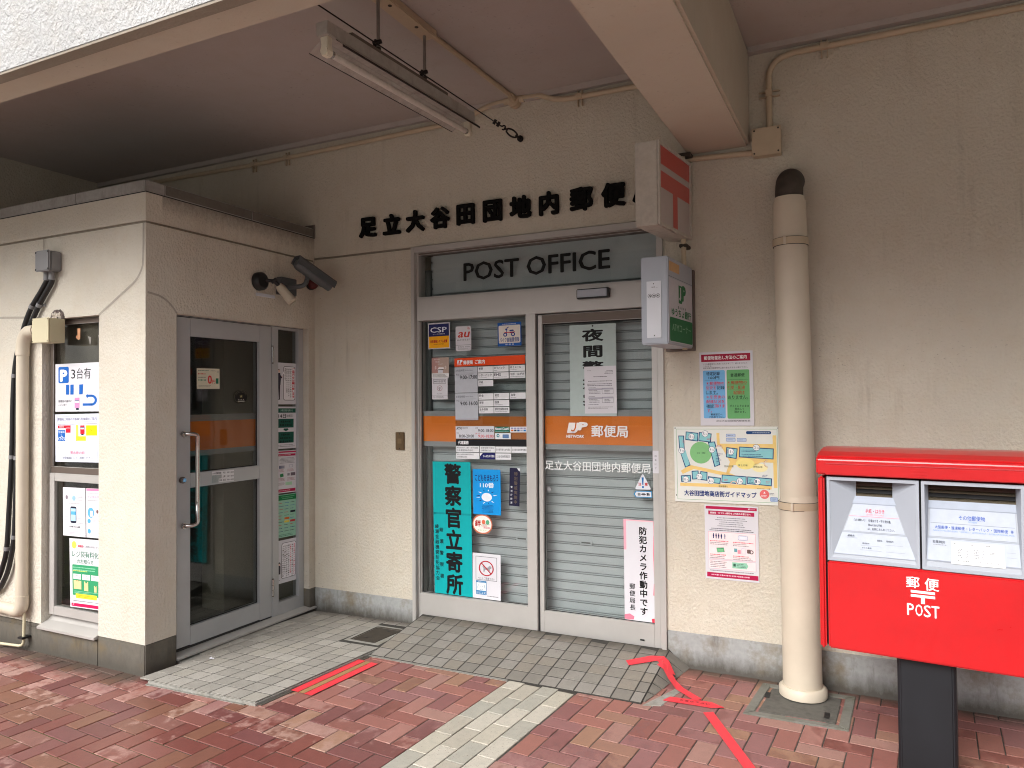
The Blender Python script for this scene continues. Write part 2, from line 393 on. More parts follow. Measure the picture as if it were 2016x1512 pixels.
one(g, "bounce_plaza", None, None, kind="structure")

def brick_mat(name, cols, wet=True):
    m, nt, b = newmat(name); v = coords(nt)
    at = nt.nodes.new('ShaderNodeAttribute'); at.attribute_name = "tone"
    cr = nt.nodes.new('ShaderNodeValToRGB'); cr.color_ramp.interpolation = 'CONSTANT'
    e = cr.color_ramp.elements
    e[0].color = (*cols[0], 1); e[0].position = 0; e[1].color = (*cols[1], 1); e[1].position = 1/len(cols)
    for i, c in enumerate(cols[2:]): k = e.new((i+2)/len(cols)); k.color = (*c, 1)
    nt.links.new(at.outputs['Fac'], cr.inputs[0])
    n = noise(nt, v, 26, 6, .7); c = mixc(nt, ramp(nt, n, .32, .7), cr.outputs[0], (1.22, 1.2, 1.2, 1), 'MULTIPLY')
    c = mixc(nt, ramp(nt, noise(nt, v, 180, 2), .62, .72), c, (.16, .12, .10, 1))
    rough = ramp(nt, n, .3, .7, (.62, .62, .62, 1), (.8, .8, .8, 1))
    if wet:   # rain on the open part of the square: soaked bricks beside half-dried ones; dry under the canopy
        sep = nt.nodes.new('ShaderNodeSeparateXYZ'); tc = nt.nodes.new('ShaderNodeTexCoord'); nt.links.new(tc.outputs['Object'], sep.inputs[0])
        mr = nt.nodes.new('ShaderNodeMapRange'); mr.inputs[1].default_value = -1.15; mr.inputs[2].default_value = -1.75; nt.links.new(sep.outputs['Y'], mr.inputs[0])
        t2 = N(nt, 'ShaderNodeMath', operation='MULTIPLY'); nt.links.new(at.outputs['Fac'], t2.inputs[0]); t2.inputs[1].default_value = 37.7
        t3 = N(nt, 'ShaderNodeMath', operation='FRACT'); nt.links.new(t2.outputs[0], t3.inputs[0])
        t4 = N(nt, 'ShaderNodeMath', operation='MULTIPLY_ADD'); nt.links.new(t3.outputs[0], t4.inputs[0]); t4.inputs[1].default_value = .52
        nt.links.new(noise(nt, coords(nt, (1, .7, 1)), 17, 5, .66), t4.inputs[2])
        th = N(nt, 'ShaderNodeMath', operation='MULTIPLY_ADD'); nt.links.new(mr.outputs[0], th.inputs[0]); th.inputs[1].default_value = .40; nt.links.new(t4.outputs[0], th.inputs[2])
        wt = ramp(nt, th.outputs[0], .90, 1.03)
        dry = ramp(nt, th.outputs[0], .74, .86)
        pale = mixc(nt, .5, c, (.46, .30, .265, 1))
        pm = N(nt, 'ShaderNodeMath', operation='MULTIPLY'); nt.links.new(dry, pm.inputs[0]); nt.links.new(mr.outputs[0], pm.inputs[1])
        dark = mixc(nt, 1.0, c, (.70, .56, .56, 1), 'MULTIPLY')
        c = mixc(nt, pm.outputs[0], c, pale)
        c = mixc(nt, wt, c, dark)
        rough = mixc(nt, wt, rough, (.33, .33, .33, 1))
    # years of dirt swept against the foot of the walls
    s2 = nt.nodes.new('ShaderNodeSeparateXYZ'); t5 = nt.nodes.new('ShaderNodeTexCoord'); nt.links.new(t5.outputs['Object'], s2.inputs[0])
    d1 = nt.nodes.new('ShaderNodeMapRange'); d1.inputs[1].default_value = -.16; d1.inputs[2].default_value = -.01; nt.links.new(s2.outputs['Y'], d1.inputs[0])
    d2 = nt.nodes.new('ShaderNodeMapRange'); d2.inputs[1].default_value = -1.66; d2.inputs[2].default_value = -1.46; nt.links.new(s2.outputs['Y'], d2.inputs[0])
    d3 = nt.nodes.new('ShaderNodeMapRange'); d3.inputs[1].default_value = -.80; d3.inputs[2].default_value = -.90; nt.links.new(s2.outputs['X'], d3.inputs[0])
    d4 = N(nt, 'ShaderNodeMath', operation='MULTIPLY'); nt.links.new(d2.outputs[0], d4.inputs[0]); nt.links.new(d3.outputs[0], d4.inputs[1])
    d5 = N(nt, 'ShaderNodeMath', operation='MAXIMUM'); nt.links.new(d1.outputs[0], d5.inputs[0]); nt.links.new(d4.outputs[0], d5.inputs[1])
    d6 = N(nt, 'ShaderNodeMath', operation='ADD'); nt.links.new(d5.outputs[0], d6.inputs[0]); nt.links.new(noise(nt, v, 14, 6, .7), d6.inputs[1])
    c = mixc(nt, ramp(nt, d6.outputs[0], .7, 1.45, c1=(.85, .85, .85, 1)), c, (.075, .062, .05, 1))
    nt.links.new(c, b.inputs['Base Color']); nt.links.new(rough, b.inputs['Roughness']); b.inputs['Specular IOR Level'].default_value = .3
    bump(nt, noise(nt, v, 240, 3), .35, .0015, b)
    MATS[name] = m; return m
M_BRICK = brick_mat("clay paving brick", [(.27, .118, .095), (.235, .096, .08), (.275, .155, .105), (.295, .145, .122), (.21, .092, .086), (.262, .128, .117), (.295, .165, .138), (.252, .108, .09), (.235, .112, .107), (.258, .14, .102)])
M_BAND = brick_mat("grey paving brick", [(.40, .375, .31), (.36, .335, .28), (.43, .405, .345), (.33, .32, .275)], wet=False)
M_TILE = brick_mat("grey floor tile", [(.30, .285, .25), (.275, .262, .235), (.32, .305, .275), (.26, .248, .222)], wet=False)
M_TILE2 = brick_mat("brown grey ramp tile", [(.20, .188, .165), (.225, .212, .19), (.18, .168, .147), (.21, .19, .16)], wet=False)

def paving(name, rects, M, frame, top, mat, bev=.0022, gap=.0026, jit=.0012, depth=.02, kind="structure", slope=None, parent=None):
    """bricks as bevelled blocks; rects = (x0,x1,y0,y1[,tone]) in the frame (origin, ux, uy)"""
    o, ux, uy = frame; V = []; F = []; tone = []
    for q in rects:
        x0, x1, y0, y1 = q[:4]; t = q[4] if len(q) > 4 else random.random()
        x0 += gap; x1 -= gap; y0 += gap; y1 -= gap
        if x1-x0 < .008 or y1-y0 < .008: continue
        dz = random.uniform(-jit, jit); tx, ty = random.uniform(-.0025, .0025), random.uniform(-.0025, .0025); k = len(V)
        for (a, b_, c, d, z) in ((x0, x1, y0, y1, -depth), (x0, x1, y0, y1, -bev), (x0+bev, x1-bev, y0+bev, y1-bev, 0)):
            for (x, y) in ((a, c), (b_, c), (b_, d), (a, d)):
                p = o+ux*x+uy*y
                zz = top+dz+z+((x-(x0+x1)/2)*tx+(y-(y0+y1)/2)*ty)
                if slope: zz += slope(p)
                V.append((p.x, p.y, zz))
        for r in (0, 4):
            for i in range(4): j = (i+1) % 4; F.append((k+r+i, k+r+j, k+r+4+j, k+r+4+i)); tone.append(t)
        F.append((k+8, k+9, k+10, k+11)); tone.append(t)
    me = bpy.data.meshes.new(name); me.from_pydata(V, [], F); me.materials.append(mat)
    at = me.attributes.new("tone", 'FLOAT', 'FACE'); at.data.foreach_set('value', tone); me.update()
    ob = bpy.data.objects.new(name, me); COL.objects.link(ob)
    if parent: attach(ob, parent)
    else: ob['kind'] = kind
    return ob
PA = R(-3.6)                                # the paving is laid a touch askew to the wall
FR = (Vector((1.02, -.60, 0)), Vector((math.cos(PA), math.sin(PA), 0)), Vector((-math.sin(PA), math.cos(PA), 0)))
BW, BH = .1, .2; BX0, BX1 = 0.0, .396        # grey band in the paving frame
def cut(x0, x1, y0, y1):
    out = []
    if x0 < BX0: out.append((x0, min(x1, BX0), y0, y1))
    if x1 > BX1: out.append((max(x0, BX1), x1, y0, y1))
    return out
rects = []
for i in range(-60, 60):
    for j in range(-34, 34):
        ox = (i+2*j)*BW; oy = (i-2*j)*BW
        for (a, b_, c, d) in ((0, 2, 0, 1), (0, 1, 1, 3)):
            x0, x1, y0, y1 = ox+a*BW, ox+b_*BW, oy+c*BW, oy+d*BW
            if x1 < -3.6 or x0 > 3.4 or y1 < -4.6 or y0 > .75: continue
            t = random.random()
            rects += [(*q, t) for q in cut(x0, x1, y0, y1)]
paving("brick_pavement", rects, None, FR, 0.0, M_BRICK)
rects = []
for k in range(4):
    y = .1-(k % 2)*.1
    while y > -4.6: rects.append((BX0+k*.099, BX0+(k+1)*.099, y-.2, y)); y -= .2
paving("grey_brick_path", rects, None, FR, 0.0015, M_BAND)

# tiled slab before the annex door
ID = (Vector((0, 0, 0)), Vector((1, 0, 0)), Vector((0, 1, 0)))
SX0, SX1, SY0, SZ = -.96, .005, -1.448, .020
SKX = Vector((.999, .035, 0)); SKY = Vector((.088, .996, 0)); SO = Vector((0, SY0, 0)); FS = (SO, SKX, SKY)
def sq(x, y, z): p = SO+SKX*x+SKY*y; return (p.x, p.y, z)
HX0, HX1, HY0, HY1 = -.185, .018, -.455, -.165        # iron hatch in the slab
M_GROUT = plain('dirty tile joint', (.05, .046, .04), .95, 0, .2, 20)
sl_ = MB(); DY = 1.446
sl_.prism([sq(SX0+.20, 0, SZ-.006), sq(SX1, 0, SZ-.006), sq(SX1, DY, SZ-.006), sq(SX0-.0, DY, SZ-.006), sq(SX0, .3, SZ-.006), sq(SX0+.20, .28, SZ-.006)], (0, 0, -.02), M_CONC)
sl_.add([sq(SX0+.2, .006, SZ-.0002), sq(SX1-.006, .006, SZ-.0002), sq(SX1-.006, DY-.004, SZ-.0002), sq(SX0+.2, DY-.004, SZ-.0002)], [(0, 1, 2, 3)], M_GROUT)
sl_.box(HX0-.026, HX1+.034, HY0-.024, HY1+.024, SZ-.004, SZ+.0012, M_CONC)
one(sl_, "step_slab", None, None, kind="structure")
rects = []; T = .1045; x = SX1-.006
for i in range(9):
    y = .006
    while y < DY-.02:
        a, b_, c, d = x-T, x, y, min(y+T, DY-.004)
        P = SO+SKX*((a+b_)/2)+SKY*((c+d)/2)
        if not (HX0-.055 < P.x < HX1+.065 and HY0-.055 < P.y < HY1+.055) and P.x > XA+.01 and not (P.y < -1.19 and P.x < XA+.05): rects.append((a, b_, c, d))
        y += T
    x -= T
paving("step_tiles", rects, None, FS, SZ+.001, M_TILE, bev=.0013, gap=.0030, jit=.0005, depth=.007)

# sloping tiled ramp before the automatic door
RX0, RX1, RY0 = .075, 1.765, -.60
def rs(p): return .085*max(0, min(1, (p.y-RY0)/(-.02-RY0)))
rb = MB()
rb.add([(RX0, RY0, .0046), (RX1, RY0, .0046), (RX1, -.005, .0915), (RX0, -.005, .0915), (RX0, RY0, -.01), (RX1, RY0, -.01), (RX1, -.005, -.01), (RX0, -.005, -.01)],
       [(0, 1, 2, 3), (0, 4, 5, 1), (3, 2, 6, 7), (0, 3, 7, 4), (1, 5, 6, 2)], M_GROUT)
rb.add([(RX1, RY0+.03, .0), (RX1+.058, -.27, .0), (RX1+.085, -.01, .0), (RX1, -.005, .0915)], [(0, 1, 3), (1, 2, 3)], M_GROUT)
one(rb, "ramp_base", None, None, kind="structure")
rects = []; T = .1015; x = RX0+.004; i = 0
while x < RX1-.01:
    y = RY0+.004
    while y < -.02:
        rects.append((x, min(x+T, RX1), y, min(y+T*.985, -.008))); y += T*.985
    x += T; i += 1
paving("ramp_tiles", rects, None, ID, .006, M_TILE2, bev=.0014, gap=.0032, jit=.0011, depth=.008, slope=rs)
fl = MB(); A = Vector((RX1+.003, RY0+.03, .006)); B = Vector((RX1+.003, -.012, .088))
for k in range(6):   # narrow fan of cut tiles on the flank
    t0, t1 = k/6, (k+1)/6; p0, p1 = A.lerp(B, t0+.012), A.lerp(B, t1-.012)
    q0, q1 = Vector((RX1+.02+.1*t0, RY0+.05+.56*t0, .004)), Vector((RX1+.02+.1*t1-.004, RY0+.05+.56*t1-.012, .004))
    if k == 0: q0 = Vector((RX1+.012, RY0+.035, .004))
    nrm = (p1-p0).cross(q0-p0).normalized(); nrm = nrm if nrm.z > 0 else -nrm
    fl.prism([p0, p1, q1, q0], -nrm*.006, plain("cut tile", (.21, .195, .17), .8, 0, .1, 30))
one(fl, "ramp_edge_tiles", None, None, kind="structure")
ce = MB(); ce.prism([(RX1+.01, RY0-.01, .003), (RX1+.115, RY0+.28, .003), (RX1+.16, RY0+.29, .003), (RX1+.10, RY0+.02, .003)], (0, 0, -.012), M_CONC)
one(ce, "cement_edge", None, None, kind="structure", bevel=.003)
mo = MB(); mo.prism([sq(SX1+.003, .02, .004), sq(SX1+.022, .02, .004), sq(SX1+.024, .85, .004), sq(SX1+.003, .85, .004)], (0, 0, -.014), M_PLINTH2); mo.box(.08, 1.02, -.618, -.602, -.01, .005, M_CONC); mo.prism([sq(SX0+.2, -.016, .004), sq(SX1-.06, -.012, .004), sq(SX1-.06, -.002, .004), sq(SX0+.2, -.002, .004)], (0, 0, -.014), M_CONC)
one(mo, "mortar_joint", None, None, kind="structure", bevel=.0015)

# ================================================================ MAIN BUILDING
main = thing("post_office_building", "cream stuccoed building front with covered porch and automatic door behind the slope of tiles", "building", (0, 0, 0))
ZT = 2.596; ZC = 3.482; XR = 7.0; XL = -3.29
wl = MB()
wl.box(XL, 0, 0, .25, .176, ZT-.010, M_WALL); wl.box(XL, 0, 0, .25, ZT+.006, ZC+.15, M_WALL); wl.box(XL, 0, .012, .24, ZT-.010, ZT+.006, M_DRIP)
wl.box(0, 1.752, 0, .25, ZT+.006, ZC+.15, M_WALL)
wl.box(1.752, XR, 0, .25, .203, ZC+.15, M_WALL)
wl.build("wall", main)
pl = MB(); pl.box(XA, -.002, -.004, .25, -.02, .176, M_PLINTH); pl.box(1.754, XR, -.005, .25, -.02, .203, M_PLINTH)
pl.build("plinth", main, bevel=.004)
lw = MB(); lw.box(XL-.2, XL, -2.4, 0, 0, ZC+.1, M_WALL); lw.build("porch_side_wall", main)
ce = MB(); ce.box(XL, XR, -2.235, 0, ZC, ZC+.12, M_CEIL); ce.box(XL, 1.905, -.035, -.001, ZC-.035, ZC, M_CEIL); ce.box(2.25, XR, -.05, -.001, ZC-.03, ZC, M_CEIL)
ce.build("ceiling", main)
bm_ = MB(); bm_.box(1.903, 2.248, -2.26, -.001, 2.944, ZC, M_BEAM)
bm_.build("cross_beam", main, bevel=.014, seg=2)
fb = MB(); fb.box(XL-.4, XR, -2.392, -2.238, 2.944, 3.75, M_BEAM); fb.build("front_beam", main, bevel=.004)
fa = MB(); fa.box(XL-.4, XR, -2.447, -2.392, 2.93, 5.4, M_FASCIA); fa.build("fascia", main, bevel=.004)
dr = MB(); dr.box(XL-.4, XR, -2.446, -2.393, 2.921, 2.93, M_DRIP); dr.build("drip_edge", main)
up_ = MB(); up_.box(XL-.4, XR, -2.392, .25, 3.75, 3.9, M_CEIL); up_.build("upper_floor_slab", main)
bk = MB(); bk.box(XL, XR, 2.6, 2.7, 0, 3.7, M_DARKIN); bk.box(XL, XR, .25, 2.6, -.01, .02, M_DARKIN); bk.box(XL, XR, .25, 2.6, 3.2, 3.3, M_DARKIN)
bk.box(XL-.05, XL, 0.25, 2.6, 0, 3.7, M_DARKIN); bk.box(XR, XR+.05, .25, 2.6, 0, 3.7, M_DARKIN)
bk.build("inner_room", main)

# automatic door set (frame, transom, fixed pane, sliding leaf)
fr = MB(); FW = .028
for x0, x1 in ((0.0, FW), (1.752-FW, 1.752)): fr.box(x0, x1, -.018, .11, .0, ZT, M_ALU)
fr.box(FW, 1.752-FW, -.018, .11, 2.556, ZT, M_ALU)
fr.box(FW, FW+.016, .012, .10, .0, 2.556, M_ALU); fr.box(1.752-FW-.016, 1.752-FW, .012, .10, .0, 2.556, M_ALU)
fr.box(FW+.016, 1.752-FW-.016, .012, .10, 2.540, 2.556, M_ALUD)
fr.box(FW+.016, 1.708, .004, .10, 2.238, 2.250, M_ALU)
fr.box(.861, .928, -.002, .10, .07, 2.087, M_ALU)
fr.build("door_frame", main, bevel=.002)
hb = MB(); hb.box(FW+.016, 1.708, -.004, .13, 2.087, 2.238, M_ALU); hb.build("header_beam", main, bevel=.002)
gt = MB(); gt.box(FW+.016, 1.708, .046, .052, 2.250, 2.540, M_GLASS); tr_ = gt.build("transom_pane", main)
fp = MB(); fp.box(.044, .861, .01, .07, .06, .229, M_ALU); fp.box(.044, .05, .02, .07, .229, 2.087, M_ALU); fpo = fp.build("fixed_window_frame", main, bevel=.002)
gp = MB(); gp.box(.05, .861, .046, .052, .229, 2.087, M_GLASS); gp.build("pane", fpo)
dl = MB()
for x0, x1 in ((.938, .966), (1.672, 1.708)): dl.box(x0, x1, .018, .068, .082, 2.078, M_ALU)
dl.box(.966, 1.672, .018, .068, 2.022, 2.078, M_ALUD); dl.box(.966, 1.672, .018, .068, .082, .215, M_ALU)
dlo = dl.build("sliding_door", main, bevel=.002)
gd = MB(); gd.box(.966, 1.672, .046, .052, .215, 2.022, M_GLASS); gd.build("pane", dlo)
gs = MB(); gs.box(.930, .937, .02, .08, .08, 2.08, M_RUBBER); gs.box(.966, .969, .040, .046, .215, 2.022, M_RUBBER); gs.box(.966, 1.672, .040, .046, 2.017, 2.022, M_RUBBER); gs.box(.966, 1.672, .040, .046, .215, .219, M_RUBBER); gs.build("gasket", dlo)
gk = MB(); gk.box(.051, .054, .040, .046, .229, 2.087, M_RUBBER); gk.box(.054, .861, .040, .046, .229, .233, M_RUBBER); gk.build("gasket", fpo)
kn = MB(); kn.tube([(1.0, .046, .976), (1.0, .038, .976)], .014, M_GREYBOX, 16); kn.build("lock_cylinder", dlo)
fg = MB(); fg.box(1.585, 1.610, .012, .018, .115, .122, M_BLACK); fg.build("foot_lock", dlo)
sn = MB(); sn.box(1.222, 1.428, -.036, -.004, 2.156, 2.216, M_BLACK); sno = sn.build("door_sensor", main, bevel=.004)
s2 = MB(); s2.box(1.228, 1.418, -.040, -.0365, 2.163, 2.211, M_GREYPL); s2.build("sensor_window", sno, bevel=.002)

# roller shutter behind the glass: every slat a curved lath with a rolled edge
sh = MB(); z = .03; PITCH = .0605; prof = []
while z < 2.56:
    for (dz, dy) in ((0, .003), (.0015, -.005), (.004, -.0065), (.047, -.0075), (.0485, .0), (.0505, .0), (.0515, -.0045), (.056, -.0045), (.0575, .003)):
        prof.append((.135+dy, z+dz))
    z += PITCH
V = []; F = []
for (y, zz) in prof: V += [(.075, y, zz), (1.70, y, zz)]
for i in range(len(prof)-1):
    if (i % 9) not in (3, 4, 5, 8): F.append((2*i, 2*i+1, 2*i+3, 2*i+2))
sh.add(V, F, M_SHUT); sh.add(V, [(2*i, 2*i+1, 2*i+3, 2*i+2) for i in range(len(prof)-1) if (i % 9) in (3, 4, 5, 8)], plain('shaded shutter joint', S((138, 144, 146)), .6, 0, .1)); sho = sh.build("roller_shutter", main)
gu = MB()
for x0, x1 in ((.035, .055), (.058, .082), (1.69, 1.72)): gu.box(x0, x1, .095, .15, .03, 2.45, M_SHUTD)
gu.build("guide_rail", sho, bevel=.003)
for (hx, hz) in ((.765, .632), (1.211, .640)):
    hd = MB(); hd.box(hx-.04, hx+.04, .120, .128, hz-.014, hz+.014, M_SHUT); hd.box(hx-.031, hx+.031, .1185, .120, hz-.004, hz+.006, M_SHUTD); hd.build("shutter_handle", sho, bevel=.002)
sb_ = MB(); sb_.box(.12, 1.70, .080, .12, 2.275, 2.56, M_SHUT); sb_.build("shutter_box", sho, bevel=.003)

# ================================================================ ANNEX
an = thing("entrance_annex", "low cream stuccoed annex left of the porch with grey coping and glazed side door", "building", (XA, YF, 0))
G0, G1 = 2.571, 2.586; WT = .11
aw = MB()
XL2 = -4.6
aw.box(-1.268, XA, YF, -1.205, .176, G0, M_ANNEX)                                   # corner pier
aw.box(XL2, -1.813, YF, YF+WT, .176, G0, M_ANNEX)
aw.box(-1.813, -1.268, YF, YF+WT, 2.066, G0, M_ANNEX)
aw.box(XA-WT, XA, -1.205, -.065, 2.073, G0, M_ANNEX2)                                # lintel over the door
aw.box(XA-WT, XA, -.065, 0, .176, G0, M_ANNEX2)
aw.box(XL2, XA, YF, YF+WT, G1, 2.747, M_ANNEX); aw.box(XA-WT, XA, YF+WT, 0, G1, 2.747, M_ANNEX2)
aw.box(XL2, XA-.012, YF+.012, YF+WT, G0, G1, M_DRIP); aw.box(XA-WT, XA-.012, YF+WT, 0, G0, G1, M_DRIP)
aw.build("wall", an)
ap = MB(); ap.box(XL2, -1.268, YF-.002, YF+WT, -.02, .150, M_PLINTH2); ap.box(-1.268, XA+.004, YF-.004, -1.205, -.02, .176, M_PLINTH2); ap.box(XA-.1, XA+.003, -.065, -.004, -.02, .176, M_PLINTH2); ap.box(XL2, -1.813, YF-.002, YF+WT, .150, .176, M_PLINTH2)
ap.build("plinth", an, bevel=.005)
co = MB(); x = XA+.010
first = True
while x > XL2:
    x0 = x-(.62 if first else .9); first = False
    co.box(x0+.002, x, YF-.010, YF+.12, 2.752, 2.815, M_COPING); x = x0
y = YF+.122
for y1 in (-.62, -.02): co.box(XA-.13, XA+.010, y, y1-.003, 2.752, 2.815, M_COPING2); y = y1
co.build("coping", an, bevel=.004)
cs = MB(); cs.box(XL2, XA+.004, YF-.003, YF+.1, 2.747, 2.752, M_RUBBER); cs.box(XA-.1, XA+.004, YF+.1, 0, 2.747, 2.752, M_RUBBER); cs.build("coping_joint", an)
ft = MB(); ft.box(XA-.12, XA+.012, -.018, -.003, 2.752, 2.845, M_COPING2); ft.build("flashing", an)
ar = MB(); ar.box(XL2, XA-.11, YF+.11, -.001, 2.70, 2.76, M_CONC); ar.build("roof", an)
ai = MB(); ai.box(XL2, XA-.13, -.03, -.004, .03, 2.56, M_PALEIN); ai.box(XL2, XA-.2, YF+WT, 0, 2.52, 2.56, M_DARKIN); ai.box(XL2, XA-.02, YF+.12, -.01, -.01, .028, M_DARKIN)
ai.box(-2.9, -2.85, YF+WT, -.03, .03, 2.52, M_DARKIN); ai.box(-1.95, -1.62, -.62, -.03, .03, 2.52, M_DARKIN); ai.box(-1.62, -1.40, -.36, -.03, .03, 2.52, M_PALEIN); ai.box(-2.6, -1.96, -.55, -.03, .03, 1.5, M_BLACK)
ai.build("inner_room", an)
# sealant lines, a hand's breadth wide where panels meet
M_SEAL = plain("grey sealant", (.44, .40, .34), .8, 0, .1, 20)
def ribbon(mb, pts, wd, n, m, off=.0015):
    pts = [Vector(p) for p in pts]; n = Vector(n); L = []
    for i, p in enumerate(pts):
        t = (pts[min(i+1, len(pts)-1)]-pts[max(i-1, 0)]).normalized(); q = n.cross(t)*wd/2; L += [p+q+n*off, p-q+n*off]
    mb.add(L, [(2*i, 2*i+1, 2*i+3, 2*i+2) for i in range(len(pts)-1)], m)
se = MB()
ribbon(se, [(-1.268, YF, 2.066)]+bez((-1.0, YF, 2.212), (-.91, YF, 2.255), (-.885, YF, 2.33), 6)+[(-.88, YF, 2.45), (-.88, YF, 2.571)], .014, (0, -1, 0), M_SEAL)
ribbon(se, [(XA, YF+.012, 2.175)]+bez((XA, -1.33, 2.165), (XA, -1.255, 2.145), (XA, -1.205, 2.073), 6), .012, (1, 0, 0), M_SEAL)
ribbon(se, [(-1.80, YF, 2.571), (-1.795, YF, 2.25)], .012, (0, -1, 0), M_SEAL)
ribbon(se, bez((-2.6, YF, 2.12), (-2.2, YF, 2.10), (-1.90, YF, 2.085), 6), .014, (0, -1, 0), M_SEAL)
se.build("sealant_line", an)

# front window of the annex
wf = MB(); WY = -1.372
for x0, x1, z0, z1 in ((-1.793, -1.745, .232, 1.108), (-1.745, -1.268, 1.060, 1.108), (-1.745, -1.268, .232, .285)): wf.box(x0, x1, WY-.004, WY+.05, z0, z1, M_ALU)
wf.box(-1.793, -1.765, WY, WY+.05, 1.15, 2.060, M_ALUD); wf.box(-1.765, -1.268, WY, WY+.05, 2.03, 2.060, M_ALUD); wf.box(-1.793, -1.268, WY+.005, WY+.05, 1.108, 1.15, M_ALUD)
wfo = wf.build("window", an, bevel=.002)
wg = MB(); wg.box(-1.745, -1.268, WY+.012, WY+.017, .285, 1.060, M_GLASSD); wg.build("pane", wfo)
wg = MB(); wg.box(-1.765, -1.268, WY+.012, WY+.017, 1.15, 2.03, M_GLASSD); wg.build("pane", wfo)
ws = MB(); ws.prism([(-1.813, YF-.028, .155), (-1.813, YF-.028, .170), (-1.813, WY, .195), (-1.813, WY+.05, .235), (-1.813, WY+.05, .155)], (.545, 0, 0), M_ALU); ws.build("sill", wfo, bevel=.002)
wi = MB(); wi.box(-1.765, -1.268, WY+.045, WY+.055, 1.76, 2.03, plain("blind fabric", (.24, .215, .195), .9)); 
for k in range(4): wi.box(-1.76, -1.268, WY+.05+.008*k, WY+.056+.008*k, 1.745-.012*k, 1.760-.012*k, M_PALEIN)
wi.build("blind", wfo)

# side door of the annex
M_AL2 = M_ALUP; FX = XA-.05
df = MB()
def yb(mb, y0, y1, z0, z1, m, d0=.0, d1=.06): mb.box(FX-d1, FX-d0, y0, y1, z0, z1, m)
yb(df, -1.205, -1.164, .062, 2.066, M_AL2); yb(df, -.379, -.318, .05, 2.071, M_AL2); yb(df, -.115, -.066, .03, 2.071, M_AL2)
yb(df, -1.205, -.066, 2.0665, 2.073, M_RUBBER); yb(df, -.318, -.115, 2.052, 2.0665, M_AL2); yb(df, -.318, -.115, .03, .135, M_AL2)
dfo = df.build("side_door_frame", an, bevel=.002)
g2 = MB(); g2.box(FX-.034, FX-.029, -.318, -.115, .135, 2.052, M_GLASSD); g2.build("side_pane", dfo)
sd_ = MB()
yb(sd_, -1.161, -1.062, .068, 2.062, M_AL2, .002); yb(sd_, -.496, -.382, .058, 2.064, M_AL2, .002)
yb(sd_, -1.062, -.496, 1.950, 2.063, M_AL2, .0025); yb(sd_, -1.062, -.496, 1.020, 1.109, M_AL2, .0025); yb(sd_, -1.062, -.496, .064, .178, M_AL2, .0025)
sdo = sd_.build("glazed_door", an, bevel=.002)
g3 = MB(); g3.box(FX-.036, FX-.030, -1.062, -.496, .178, 1.020, M_GLASSD); g3.build("pane", sdo)
g3 = MB(); g3.box(FX-.036, FX-.030, -1.062, -.496, 1.109, 1.950, M_GLASSD); g3.build("pane", sdo)
gs = MB()
for z0, z1 in ((.178, 1.020), (1.109, 1.950)):
    for (y0, y1, a, b_) in ((-1.062, -1.057, z0, z1), (-.501, -.496, z0, z1), (-1.057, -.501, z0, z0+.005), (-1.057, -.501, z1-.005, z1)): gs.box(FX-.030, FX-.024, y0, y1, a, b_, M_RUBBER)
gs.build("gasket", sdo)
hx = FX+.052; hy = -1.055
pts = [(FX-.002, -1.118, 1.352)]+bez((hx-.016, -1.105, 1.352), (hx, -1.06, 1.352), (hx, hy+.0, 1.335), 6)+[(hx, hy, 1.2), (hx, hy, .95)]+bez((hx, hy, .815), (hx, -1.06, .797), (hx-.016, -1.105, .797), 6)+[(FX-.002, -1.118, .797)]
h = MB(); h.tube(pts, .0125, M_STEEL, 14)
for z in (1.352, .797): h.tube([(FX-.002, -1.119, z), (FX+.012, -1.115, z)], .018, M_STEEL, 14)
h.build("handle", sdo)
lk = MB(); lk.tube([(FX-.002, -1.125, 1.074), (FX+.012, -1.125, 1.074)], .020, M_ALUD, 18); lk.tube([(FX+.012, -1.125, 1.074), (FX+.024, -1.125, 1.074)], [.016, .012], M_STEEL, 18); lk.build("lock", sdo)
for z0, z1 in ((1.812, 1.926), (.197, .311)):
    hg = MB()
    for k in range(3): hg.tube([(FX+.006, -.380, z0+(z1-z0)*(k/3)+.002), (FX+.006, -.380, z0+(z1-z0)*((k+1)/3)-.002)], .0085, M_STEEL, 12)
    hg.tube([(FX+.006, -.380, z0-.006), (FX+.006, -.380, z1+.006)], .006, M_ALUD, 10); hg.build("hinge", sdo)
si = MB(); si.prism([(XA+.018, -1.205, .026), (XA+.018, -1.205, .038), (FX-.005, -1.205, .050), (FX-.06, -1.205, .050), (FX-.06, -1.205, .0)], (0, 1.20, 0), M_ALU); si.build("threshold", sdo, bevel=.002)
tr2 = MB(); tr2.box(FX-.04, FX-.003, -1.16, -.385, .05, .062, M_RUBBER); tr2.build("door_gap_seal", sdo)
# ================================================================ RAISED WALL LETTERS
ls = thing("wall_lettering", "black raised characters spelling the office name on the wall above the automatic door", "sign", (.555, 0, 2.77))
for ch, x, z in zip("足立大谷田団地内郵便局", (-.355, -.150, .044, .243, .440, .641, .842, 1.039, 1.256, 1.461, 1.652), (2.772,)*11):
    v, f = glyph(ch, 0, 2, .07)
    ax = min(a[0] for a in v); bx = max(a[0] for a in v); ay = min(a[1] for a in v); by = max(a[1] for a in v)
    k = .148; m = MB()
    for i, (dx, dy) in enumerate(fat(.042)): m.add([(x+(a[0]-(ax+bx)/2+dx)*k, -.022-a[2]*k-.0001*i, z+(a[1]-(ay+by)/2+dy)*k) for a in v], f, M_LETTER)
    m.build("letter", ls)

